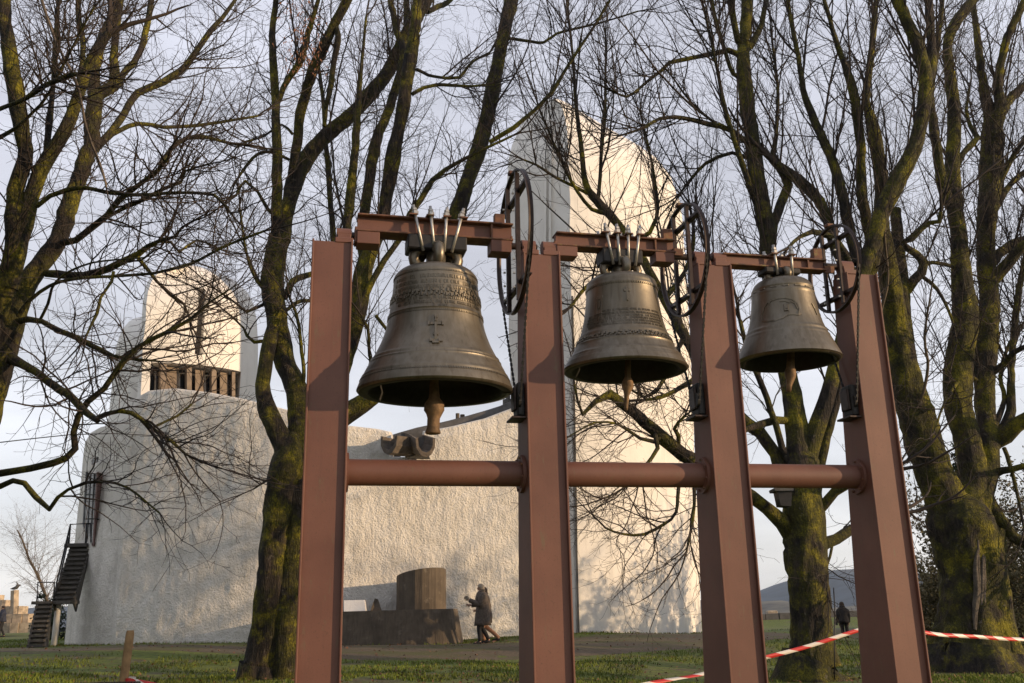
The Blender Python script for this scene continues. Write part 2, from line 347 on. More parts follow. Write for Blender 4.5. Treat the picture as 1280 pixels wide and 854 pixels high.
# ------------------------------------------------------------------ the chapel
chapel = thing('chapel', 'white roughcast chapel with hooded curved towers behind the bells', 'chapel', (-2, 34, gz(-2, 34)))
def cut(o, bmc):
    """subtract a closed bmesh from object o"""
    bmesh.ops.recalc_face_normals(bmc, faces=bmc.faces[:])
    me = bpy.data.meshes.new('cutter'); bmc.to_mesh(me); bmc.free(); c = bpy.data.objects.new('cutter', me); COL.objects.link(c)
    md = o.modifiers.new('b', 'BOOLEAN'); md.object = c; md.operation = 'DIFFERENCE'; md.solver = 'EXACT'
    dg = bpy.context.evaluated_depsgraph_get(); nm = bpy.data.meshes.new_from_object(o.evaluated_get(dg))
    if len(nm.polygons) > 5: o.modifiers.clear(); o.data = nm
    else: o.modifiers.clear(); print('BOOLEAN FAILED', o.name)
    bpy.data.objects.remove(c); bpy.data.meshes.remove(me)
def prism(poly, d0, d1, dirv):
    """poly: list of Vectors, extruded from d0 to d1 along dirv"""
    bm = bmesh.new(); a = [bm.verts.new(p+dirv*d0) for p in poly]; b = [bm.verts.new(p+dirv*d1) for p in poly]
    n = len(poly); bm.faces.new(a[::-1]); bm.faces.new(b)
    for i in range(n): bm.faces.new((a[i], a[(i+1) % n], b[(i+1) % n], b[i]))
    bmesh.ops.recalc_face_normals(bm, faces=bm.faces[:]); return bm
# main wall: columns from traced base and top, front face really lumpy
def build_wall():
    #       xb   yb   Yb    xt   yt
    W = [(80, 808, 34.2, 106, 553), (90, 807, 33.2, 113, 541), (102, 806, 32.5, 126, 534), (120, 806, 31.95, 143, 530), (139, 806, 31.6, 160, 522), (142, 806, 31.15, 164, 500),
         (165, 805, 31.0, 184, 489), (195, 804, 30.8, 215, 486), (240, 803, 30.55, 258, 491), (285, 801, 30.35, 300, 499), (330, 800, 30.3, 338, 508), (380, 798, 30.3, 388, 521),
         (430, 797, 30.6, 435, 533), (470, 797, 30.9, 470, 537), (488, 796, 31.0, 488, 541), (489, 796, 31.0, 489.5, 572), (527, 796, 31.3, 527, 573), (528, 796, 31.3, 528, 540),
         (560, 795, 31.5, 559, 535), (607, 795, 31.9, 605, 524), (645, 794, 32.2, 642, 510), (680, 793, 32.45, 672, 497), (722, 792, 32.7, 705, 488)]
    cols = []
    base = []; top = []
    for xb, yb, Y, xt, yt in W:
        base.append(P(xb, yb, Y)); top.append(P(xt, yt, Y+.35))
    for i in range(len(W)-1):
        n = max(1, int((base[i+1]-base[i]).length/.085)) if abs(top[i].z-top[i+1].z) < .6 else 1
        for q in range(n):
            t = q/n; cols.append((base[i].lerp(base[i+1], t), top[i].lerp(top[i+1], t)))
    cols.append((base[-1], top[-1]))
    full = [[b, t.copy(), t.z] for b, t in cols]; ztn = P(510, 540, 31.4).z
    for q in full:
        if q[2] < ztn-.4: q[1].z = ztn
    nr = 84; G = []
    for k in range(nr):
        f = k/(nr-1); r = []
        for b, t, tz in full:
            b2 = Vector((b.x, b.y, b.z-.6)); p = b2.lerp(t, f); p.z = min(p.z, tz)
            q = (p.x*3.2, p.z*2.1, p.y)
            dsp = noise.fractal((p.x*4.5, p.z*3.8, 1), .8, 2.1, 3)*.022+noise.noise((p.x*.5, p.z*.4, 5))*.05
            p.y -= dsp; 
            if f > .97: p.y += .03
            r.append(p)
        G.append(r)
    G.append([(t.x, t.y+.22, t.z+.07) for b, t in cols]); G.append([(t.x, t.y+.9, t.z+.03) for b, t in cols]); G.append([(b.x, b.y+1.3, b.z-.5) for b, t in cols])
    o = grid_mesh('wall', G, M_ROUGH, chapel)
    return o
wall = build_wall()
def loft_tower(name, levels, m, fr=(.0, 1.), a0=20, a1=88, yb=0, ncurve=16, nleft=8, dense=1):
    """levels: (py, xl, Yl, xc, Yc, xr, Yr) top last; ring = left face, curved right face, back"""
    G = []
    L = np.array(levels, float); out = [L[0]]
    for a, b in zip(L[:-1], L[1:]):
        m_ = max(1, int(abs(a[0]-b[0])/12))
        for q in range(1, m_+1): out.append(a+(b-a)*q/m_)
    s0, s1, c0, c1 = sin(radians(a0)), sin(radians(a1)), cos(radians(a0)), cos(radians(a1))
    for (y, xl, Yl, xc, Yc, xr, Yr) in out:
        r = []
        for i in range(nleft):
            t = i/nleft; r.append(P(xl+(xc-xl)*t, y, Yl+(Yc-Yl)*t))
        for i in range(ncurve+1):
            a = radians(a0+(a1-a0)*i/ncurve); fx = (sin(a)-s0)/(s1-s0); fy = (c0-cos(a))/(c0-c1)
            r.append(P(xc+(xr-xc)*fx, y, Yc+(Yr-Yc)*fy))
        zz = (r[0].z+r[-1].z)/2; x0, x1 = r[0].x, r[-1].x; Yb = max(Yl, Yr)+yb
        for t in (.85, .5, .15): r.append(Vector((x0+(x1-x0)*t, Yb, zz)))
        r = [Vector((p.x+noise.noise((p.x, p.z*.8, 3))*.05, p.y+noise.noise((p.x*.8, p.z*.8, 9))*.06, p.z)) for p in r]
        G.append(r)
    return grid_mesh(name, G, m, chapel, closed=True, cap=True)
# tall tower on the right
lv = [(830, 648, 33.3, 723.5, 32.2, 879, 39.0)]
for y, xl, xc, xr in [(792, 647, 722, 877), (700, 645, 719.5, 874), (600, 642, 718, 870), (500, 639, 716, 866), (400, 636, 714, 861), (330, 633.5, 713, 857), (285, 633, 712.5, 854), (251, 633, 712, 849), (223, 634, 711.5, 839),
                      (198, 636, 711, 821), (181, 640, 710, 797), (167, 646, 709, 773), (158, 650, 708, 757), (146, 658, 706.5, 737), (138, 666, 704.5, 723), (130, 674, 701, 711), (126, 680, 697, 703), (124, 685, 692, 697)]:
    lv.append((y, xl, 33.3+max(0, 200-y)*.012, xc, 32.2+max(0, 200-y)*.012, xr, 39.0-max(0, 300-y)*.006))
tower1 = loft_tower('tower', lv, M_LIME, yb=1.2)
# smooth shading with a crisp corner
for o in (tower1,):
    o.data.set_sharp_from_angle(angle=radians(32))
for px in (681, 687):
    pts = [(px-1.0, 800), (px-1, 500), (px-1, 300), (px-.5, 200), (px, 150)]
    G = []
    for x, y in pts:
        Yf = 33.3+(32.2-33.3)*((x-636)/(712-636))-.02+max(0, 200-y)*.012
        a = P(x, y, Yf-.10); b = P(x+2.6, y, Yf-.16); c = P(x+2.6, y, Yf+.1); d = P(x, y, Yf+.1); G.append([a, b, c, d])
    grid_mesh('rib', G, M_LIME, chapel, smooth=False, closed=True, cap=True)
# raised edge strip and a dark strip for the shadow in the groove where the west wall meets the tall tower
G = []
for x, y in [(722, 796), (719.5, 700), (718, 600), (716.5, 520), (715, 460)]:
    G.append([P(x-8, y, 32.28), P(x-1.8, y, 32.16), P(x-1.8, y, 32.6), P(x-8, y, 32.6)])
grid_mesh('corner_strip', G, M_LIME, chapel, smooth=False, closed=True, cap=True)
G = []
for x, y in [(724, 796), (721.5, 700), (720, 600), (718.5, 520), (717, 440), (715.8, 370)]:
    G.append([P(x-1.6, y, 32.14), P(x+.7, y, 32.14), P(x+.7, y, 32.5), P(x-1.6, y, 32.5)])
grid_mesh('downpipe', G, M_DARKCONC, chapel, smooth=False, closed=True, cap=True)
# left pair of small towers, back to back
def ylin(t): return 32.6
lv = []
for y, xl, xc, xr in [(560, 166, 172, 316), (500, 171, 176, 320), (460, 173, 178, 322), (430, 175, 179, 322.5), (400, 177, 182, 321), (380, 178, 183, 316.5), (365, 180, 185, 309), (352, 184, 189, 295), (344, 190, 195, 282), (338, 199, 203, 268), (334, 212, 216, 254), (332, 224, 227, 243)]:
    k = max(0, 380-y)*.02
    lv.append((y, xl, 33.4+k, xc, 33.0+k, xr, 37.6))
tower2 = loft_tower('tower', lv, M_LIME, a0=32, a1=86, yb=.8, ncurve=20, nleft=3)
lv = []
for y, xl, xc, xr in [(575, 122, 150, 215), (520, 136, 160, 218), (490, 139, 160, 218), (455, 143, 162, 218), (432, 146, 165, 218), (420, 149, 166, 216), (410, 154, 170, 214), (402, 161, 175, 210), (398, 168, 179, 205), (396, 176, 182, 195)]:
    lv.append((y, xl, 39.6, xc, 37.8+max(0, 420-y)*.03, xr, 39.8))
tower3 = loft_tower('tower', lv, M_LIME, a0=0, a1=80, yb=1.0)
for o in (tower2, tower3): o.data.set_sharp_from_angle(angle=radians(40))
def tower2_Y(px, y):         # depth of tower2's face at pixel column px
    xc, xr, Yc, Yr = 178, 321, 33.0, 37.6
    s0, s1, c0, c1 = sin(radians(32)), sin(radians(86)), cos(radians(32)), cos(radians(86))
    a = math.asin(min(1, s0+(px-xc)/(xr-xc)*(s1-s0))); return Yc+(Yr-Yc)*(c0-cos(a))/(c0-c1)
# louvred belfry window: real recess, dark pane, concrete fins
wl = [(189, 453), (301, 465), (299, 505), (187, 492)]
wp = [P(x, y, tower2_Y(x, y)) for x, y in wl]
wdir = Vector((-.52, .85, 0)).normalized()
cut(tower2, prism(wp, -.9, .75, wdir))
winf = bm_obj('louvre_window', prism([p for p in wp], .66, .74, wdir), M_GLASSD, chapel)
def on_t2(px, ty):           # ty 0 top 1 bottom along the window
    yt = 453+(px-189)*12/112; yb = 492+(px-187)*13/112
    y = yt+(yb-yt)*ty; return P(px, y, tower2_Y(px, y))
for px, wd, d0, d1 in [(205, 8, .04, .42), (219, 15, .40, .50), (237, 6, .04, .42), (253, 12, .38, .48), (268, 6, .04, .42), (283, 10, .36, .46), (293, 4, .1, .3)]:
    poly = [on_t2(px-wd/2, 0.005), on_t2(px+wd/2, 0.005), on_t2(px+wd/2, .995), on_t2(px-wd/2, .995)]
    f = bm_obj('fin', prism(poly, d0, d1, wdir), M_FIN, winf); f.matrix_parent_inverse = Matrix.Identity(4)
    f.matrix_parent_inverse = winf.matrix_world.inverted() if False else Matrix.Identity(4)
sl = [P(x, y, tower2_Y(x, y)) for x, y in [(250, 357), (259, 357.5), (252, 444), (243, 443)]]
cut(tower2, prism(sl, -.8, .55, wdir))
bm_obj('slot_window', prism(sl, .40, .50, wdir), M_DARKCONC, chapel)
# small hole drawn as a shade-dark patch, and tall door in the stair wall
def wallY(px): return float(np.interp(px, [92, 99, 106, 117, 134], [34.5, 34.0, 33.2, 32.5, 31.9]))-.12
hp = [P(x, y, wallY(x)-.02) for x, y in [(115, 575), (122, 571), (122, 577), (115, 581)]]
bm_obj('wall_vent', prism(hp, -.04, .06, YV), M_GLASSD, chapel)
def wall_panel(name, xt, xb, yt, yb, off, m, par, n=7):
    G = []
    for k in range(6):
        f = k/5; r = []
        for q in range(n):
            g = q/(n-1); x = xt[0]+(xt[1]-xt[0])*g; xx = xb[0]+(xb[1]-xb[0])*g; px_ = x+(xx-x)*f; r.append(P(px_, yt+(yb-yt)*f, wallY(px_)-off+.08*f))
        G.append([r[0]+YV*.5]+r+[r[-1]+YV*.5])
    o = grid_mesh(name, G, m, par, smooth=False)
    if par.type != 'EMPTY': o.matrix_parent_inverse = Matrix.Identity(4)
    return o
dr = wall_panel('door', (108, 121), (103, 116), 592, 682, .02, M_GLASSD, chapel)
wall_panel('door_frame', (120.8, 122.4), (115.3, 117), 590, 683, .07, M_REDDOOR, dr)
wall_panel('door_frame', (107, 108.5), (101.5, 103.5), 590, 683, .07, M_RAIL, dr)
for t_ in (.35, .7): wall_panel('glazing_bar', (108+13*t_, 109+13*t_), (103+13*t_, 104+13*t_), 592, 682, .06, M_RAIL, dr)
for y_ in (618, 648): wall_panel('glazing_bar', (107, 121), (106, 120), y_, y_+1.6, .06, M_RAIL, dr)
# curved dark roof edge that shows over the wall
G = []
for x, y in [(484, 546), (500, 541), (521, 535), (545, 530), (562, 526), (585, 520), (606, 514), (625, 508), (645, 499), (670, 488)]:
    Y = 31.0+(x-484)/160*1.3
    G.append([P(x, y+30, Y+1.0), P(x, y, Y+1.0), P(x, y-.5, Y+1.5), P(x, y+2, Y+4), P(x, y+30, Y+4)])
grid_mesh('roof', G, M_DARKCONC, chapel, closed=True, cap=True)
for x0, x1, y0, y1, Y in [(569.5, 574.5, 517, 526, 33.2), (575, 581, 518.5, 526, 33.35), (628, 642, 500, 512, 33.9), (632, 638, 495, 500, 33.95)]:
    c0 = P((x0+x1)/2, y1+3, Y); c1 = P((x0+x1)/2, y0, Y); r_ = (x1-x0)/2/FPX*34
    v = tube('roof_vent', [c0, c1-Vector((0, 0, .04)), c1], [r_, r_, r_*1.0], M_CONC if x0 < 600 else M_DARKCONC, chapel, 12, False)
# gargoyle: two thick-walled concrete troughs side by side
M_GARG = plain('gargoyle_concrete', (.10, .08, .062), .9, 0, .4, 5, .5, .03)
def trough(path, m):
    rows = []; d = (P(*path[-1][:3])-P(*path[0][:3])); d.z = 0; d.normalize(); sv = Vector((-d.y, d.x, 0))
    for (x, y, Y, hw, dp_, tilt) in path:
        c = P(x, y, Y); s = 1/FPX*Y; r = []
        for a in (-12, 25, 60, 90, 120, 155, 192):
            r.append(c+sv*(cos(radians(a+tilt))*hw*s)-ZV*(sin(radians(a+tilt))*dp_*s))
        for a in (192, 155, 120, 90, 60, 25, -12):
            r.append(c+sv*(cos(radians(a+tilt))*hw*s*.76)-ZV*(sin(radians(a+tilt))*dp_*s*.74-.02))
        rows.append(r)
    return grid_mesh('gargoyle_trough', rows, m, garg, smooth=False, closed=True, cap=True)
garg = mesh_obj('gargoyle', *(lambda bm: ([v.co for v in bm.verts], [[v.index for v in f.verts] for f in bm.faces]))((lambda b: (b.verts.index_update(), b)[1])(prism([P(500, 541, 30.95), P(527, 541, 30.95), P(536, 571, 30.95), P(506, 571, 30.95)], .1, .5, YV))), M_DARKCONC, chapel)
trough([(520, 553, 31.4, 12, 19, 0), (503, 552, 30.8, 13, 19, 0), (486, 549, 30.2, 14, 20, 4)], M_GARG)
trough([(512, 545, 31.5, 12, 20, 0), (522, 548, 30.9, 13, 22, 0), (532, 552, 30.35, 14, 20, -4)], M_GARG)

# ------------------------------------------------------------------ concrete stair on the left
stair = thing('external_staircase', 'dark two-flight outside staircase with rails at the left end of the chapel', 'staircase', (P(60, 812, 30)[:]))
def flight(xb, yb, Yb, xt, yt, Yt, wpx, n):
    b = P(xb, yb, Yb); t = P(xt, yt, Yt); wd = wpx/FPX*Yb
    for i in range(n):
        f = (i+1)/n; p = b.lerp(t, (i+.5)/n); p.z = b.z+(t.z-b.z)*f
        bm = bmesh.new(); run = (t.y-b.y)/n
        cbox(bm, p-Vector((0, 0, .035)), XV, YV, ZV, wd/2, run*.55, .035)
        cbox(bm, p-Vector((0, -run*.45, (t.z-b.z)/n*.55)), XV, YV, ZV, wd/2*.98, .02, (t.z-b.z)/n*.42)
        bm_obj('step', bm, M_STAIR, stair)
    for sgn in (-1, 1):
        o = Vector((sgn*wd/2*1.03, 0, 0)); poly = [b+o+Vector((0, 0, -.05)), t+o+Vector((0, 0, -.05)), t+o+Vector((0, 0, -.33)), b+o+Vector((0, .25, -.33))]
        bm_obj('stringer', prism(poly, -.03, .03, XV), M_STAIR, stair)
flight(44, 812, 29.6, 56, 752, 31.2, 19, 10)
flight(79, 752, 31.5, 101, 681, 32.9, 24, 12)
a = P(44, 752, 31.4); b = P(92, 752, 31.4); bm = bmesh.new(); cbox(bm, Vector(((a.x+b.x)/2, 31.5, a.z-.05)), XV, YV, ZV, (b.x-a.x)/2, .35, .05); bm_obj('landing', bm, M_STAIR, stair)
a = P(87, 681, 33.0); b = P(114, 681, 33.0); bm = bmesh.new(); cbox(bm, Vector(((a.x+b.x)/2, 33.1, a.z-.05)), XV, YV, ZV, (b.x-a.x)/2, .5, .06); bm_obj('landing', bm, M_STAIR, stair)
for pts in ([(46, 752, 31.3), (47.5, 728, 31.3), (68, 728, 31.3), (67, 752, 31.3)], [(71, 728, 31.6), (88, 655.5, 32.8), (112, 654.5, 32.8)], [(86, 681, 32.8), (88, 655.5, 32.8)], [(68, 752, 31.6), (71, 728, 31.6)], [(76, 716, 31.8), (73, 740, 31.8)], [(107, 681, 32.8), (108, 655, 32.8)], [(71, 740, 31.6), (86, 672, 32.8)]):
    tube('railing', [P(*p) for p in pts], .028, M_RAIL, stair, 6)
a = P(79, 754, 31.8); tube('column', [Vector((a.x-.15, 31.8, gz(a.x, 31.8)-.2)), Vector((a.x-.15, 31.8, a.z))], .10, M_LIME, stair, 10)
a = P(56, 790, 30.6); tube('column', [Vector((a.x, 30.6, gz(a.x, 30.6)-.2)), P(60, 753, 31.3)], .07, M_CONC, stair, 8)

# ------------------------------------------------------------------ water basin with sculpted pieces
basin = thing('water_basin', 'low grey concrete basin with a slant-topped cylinder against the chapel wall', 'basin', P(500, 803, 28.6)[:])
def build_basin():
    rows = []
    fp = [(372, 804, 29.9), (385, 804, 28.9), (425, 804.5, 28.6), (470, 804, 28.5), (520, 803.5, 28.5), (560, 803, 28.65), (574, 802.5, 28.9), (581, 802, 29.6), (582, 801, 30.9)]
    tp = [(378, 766, 30.0), (388, 765, 29.15), (427, 764.5, 28.85), (470, 764, 28.75), (520, 763, 28.75), (556, 762, 28.9), (566, 761.5, 29.15), (571, 761, 29.7), (572, 760, 30.9)]
    c0 = crom([(*P(*q), 0) for q in fp], .12)[:, :3]; c1 = [None]*len(c0)
    t1 = crom([(*P(*q), 0) for q in tp], .12)[:, :3]; idx = np.linspace(0, len(t1)-1, len(c0)); ztop = float(np.mean([p[2] for p in t1]))
    t1 = np.array([[np.interp(q, range(len(t1)), t1[:, k]) for k in range(3)] for q in idx]); t1[:, 2] = ztop
    cen = np.array([P(490, 780, 31.2)[:]]); 
    inn = t1.copy()
    for i in range(len(inn)):
        d = cen[0, :2]-inn[i, :2]; d /= np.linalg.norm(d); inn[i, :2] += d*.22
    low = inn.copy(); low[:, 2] -= .55
    G = []
    bot = c0.copy(); bot[:, 2] -= .4
    for k in range(14):
        f = k/13; g = bot*(1-f)+t1*f
        for i in range(len(g)): g[i, 1] -= (.012 if int(i/1.6) % 2 else 0)*(0 < k < 13)+noise.noise((i*.3, k*.5, 0))*.012
        G.append(g)
    G += [inn, low]
    grid_mesh('outer_wall', G, M_CONC, basin, smooth=False)
    z0 = low[0][2]
    bm = prism([Vector((low[i][0], low[i][1], z0+.02)) for i in range(0, len(low), 4)], 0, .1, ZV); bm_obj('basin_floor', bm, M_DARKCONC, basin)
    # cylinder, hollow, with a slanted rim
    cc = P(526.5, 762, 30.3); R_ = 30.5/FPX*30.3*.985; zl = P(496, 722, 30.3).z; zr = P(557, 712, 30.3).z; n = 44
    rows = []
    for rad, zf in ((R_, 0), (R_, .33), (R_, .66), (R_, 1), (R_-.11, 1), (R_-.11, .2)):
        r = []
        for i in range(n):
            a = i/n*2*pi; x = cos(a)*rad; rr = rad-(.012 if i % 2 else 0)*(rad == R_)
            zt_ = (zl+zr)/2+(zr-zl)/2*cos(a)*rad/R_-sin(a)*.10
            r.append((cc.x+cos(a)*rr, cc.y+sin(a)*rr, (cc.z-.45)+(zt_-(cc.z-.45))*zf))
        rows.append(r)
    grid_mesh('cylinder', rows, M_CONC, basin, smooth=False, closed=True)
    # pyramid
    c = P(471, 766, 29.9); ap = P(470.5, 748, 29.9); s = .30
    mesh_obj('pyramid', [c+Vector((-s, -s*.6, -.3)), c+Vector((s, -s, -.3)), c+Vector((s*.8, s, -.3)), c+Vector((-s, s, -.3)), ap+Vector((-.05, 0, 0)), ap+Vector((.05, .04, -.03))],
             [(3, 2, 1, 0), (0, 1, 5, 4), (1, 2, 5), (2, 3, 4, 5), (3, 0, 4)], M_CONC, basin)
    # sloping prism, sunlight on its top put in as white
    q = [P(430, 765, 29.6), P(457, 765, 29.6), P(456, 750, 29.9), P(430, 750.5, 29.9)]
    bm_obj('prism_block', prism(q, -.02, .7, YV), M_LIME, basin)
build_basin()

# ------------------------------------------------------------------ stepped stone monument, far left
mon = thing('stone_monument', 'stepped pyramid of warm stone blocks topped by a slim pillar at the far left', 'monument', P(10, 790, 62)[:])
def monument():
    zb = gz(P(10, 790, 62).x, 62)-.3
    rowsy = [(791, 779, -60, 42, 61.0), (779, 768, -60, 36, 61.8), (768, 758, -60, 24, 62.6), (758, 750, -60, 8, 63.4), (750, 743, -60, -6, 64.2)]
    for y0, y1, x0, x1, Y in rowsy:
        a = P(x0, y0, Y); b = P(x1, y1, Y); z0 = P(0, y0, Y).z-.05; z1 = P(0, y1, Y).z; x = a.x
        while x < b.x-.05:
            wd = min(b.x-x, random.uniform(.55, 1.1)); bm = bmesh.new()
            cbox(bm, (x+wd/2, Y+.6+random.uniform(-.04, .04), (z0+z1)/2), XV, YV, ZV, wd/2-.015, .62, (z1-z0)/2-.008); bm_obj('stone', bm, M_STONE, mon); x += wd
    a = P(18.5, 768, 62.6); b = P(18.5, 738, 62.6)
    tube('pillar', [a-Vector((0, 0, .3)), b], .25, M_STONE, mon, 4, False)
    c = b+Vector((.05, 0, .12))
    V, F = tube_arrays([([tuple(c+Vector((-.35, 0, -.02))), tuple(c+Vector((-.15, 0, .0))), tuple(c+Vector((.05, 0, .05))), tuple(c+Vector((.2, 0, .2))), tuple(c+Vector((.32, 0, .2)))], [.02, .09, .12, .07, .02]), ([tuple(c), tuple(c+Vector((-.05, .25, .3))), tuple(c+Vector((-.2, .3, .45)))], [.1, .06, .01])], 6)
    mesh_obj('dove_sculpture', V, [tuple(int(i) for i in f) for f in F], M_DARKCONC, mon, True)
monument()
# ------------------------------------------------------------------ bell frame: four flanged posts and three tube crossbars
ZT = 4.834; LEAN = -.0917; DT = .251; DB = .538; WF = .352
PS = [0, 1.8964, 3.6166, 5.208]
def nf(z): return -LEAN*(ZT-z)/3.7
def nb(z): return nf(z)+DT+(DB-DT)*(ZT-z)/3.7
frame = thing('bell_stand', 'rust red steel frame of four flanged posts joined by three round crossbars', 'bell frame', row(2.6, .3, 0)[:])
def plate(name, s0, s1, n0f, n1f, z0, z1, parent, m=M_PAINT, bv=.004, seg=8):
    bm = bmesh.new(); rings = []
    for k in range(seg+1):
        z = z0+(z1-z0)*k/seg; rings.append([bm.verts.new(row(s, n, z)) for s, n in ((s0, n0f(z)), (s1, n0f(z)), (s1, n1f(z)), (s0, n1f(z)))])
    for a, b in zip(rings[:-1], rings[1:]):
        for i in range(4): bm.faces.new((a[i], a[(i+1) % 4], b[(i+1) % 4], b[i]))
    bm.faces.new(rings[0][::-1]); bm.faces.new(rings[-1])
    if bv: bevel(bm, bv)
    o = bm_obj(name, bm, m, parent)
    if parent.type != 'EMPTY': o.matrix_parent_inverse = parent.matrix_world.inverted()
    return o
for i, s in enumerate(PS):
    zb = -.25; h = WF/2
    post = plate('post', s-h+.014, s+h-.014, lambda z: nf(z)+.034, lambda z: nf(z)+.052, zb, ZT-.004, frame)
    bpy.context.view_layer.update()
    for q in (-1, 1):
        o = plate('flange', s+q*(h-.018), s+q*h, nf, nb, zb, ZT, post)
        o.matrix_parent_inverse = Matrix.Identity(4)
    o = plate('back_web', s-h+.014, s+h-.014, lambda z: nb(z)-.052, lambda z: nb(z)-.034, zb, ZT-.004, post); o.matrix_parent_inverse = Matrix.Identity(4)
    o = plate('cap_plate', s-h+.016, s+h-.016, lambda z: nf(z)+.054, lambda z: nb(z)-.055, ZT-.03, ZT-.015, post, bv=0, seg=1); o.matrix_parent_inverse = Matrix.Identity(4)
ZP = 2.828; NP = .285; RP = .112
def ring_tube(name, s0, s1, n, z, rad, m, parent, k=32, bv=0):
    V, F = tube_arrays([([tuple(row(s0+(s1-s0)*t, n, z)) for t in (0, .5, 1)], [rad]*3)], k)
    return mesh_obj(name, V, [tuple(int(q) for q in f) for f in F]+[tuple(range(k))[::-1], tuple(range(len(V)-k, len(V)))], m, parent, False)
for i in range(3):
    a = PS[i]+WF/2; b = PS[i+1]-WF/2
    o = ring_tube('crossbar', a, b, NP, ZP, RP, M_PAINT, frame, 40); o.data.shade_smooth(); o.data.set_sharp_from_angle(angle=radians(40))
    for s0, s1 in ((a+.001, a+.022), (b-.03, b-.001)):
        ring_tube('flange_ring', s0, s1, NP, ZP, RP+.055, M_PAINT, frame, 36)
        for q in range(8):
            t = q*pi/4+.3; n_, z_ = NP+cos(t)*(RP+.03), ZP+sin(t)*(RP+.03)
            if s0 > a+.1: ring_tube('bolt', s0-.014, s0, n_, z_, .011, M_RUST, frame, 6)
# bearing blocks on the post tops
def bearing(s, n, z, wd=.16):
    bm = bmesh.new(); rbox(bm, s-wd/2, s+wd/2, n-.10, n+.10, z, z+.05); rbox(bm, s-wd/2+.02, s+wd/2-.02, n-.065, n+.065, z+.05, z+.10); bevel(bm, .006)
    b = bm_obj('bearing', bm, M_PAINT, frame)
    ring_tube('bearing_cap', s-wd/2+.015, s+wd/2-.015, n, z+.11, .062, M_PAINT, frame, 20)
for i, s in enumerate(PS):
    if i < 3: bearing(s+.10, .125, ZT-.012)
    if i > 0: bearing(s-.10, .125, ZT-.012)
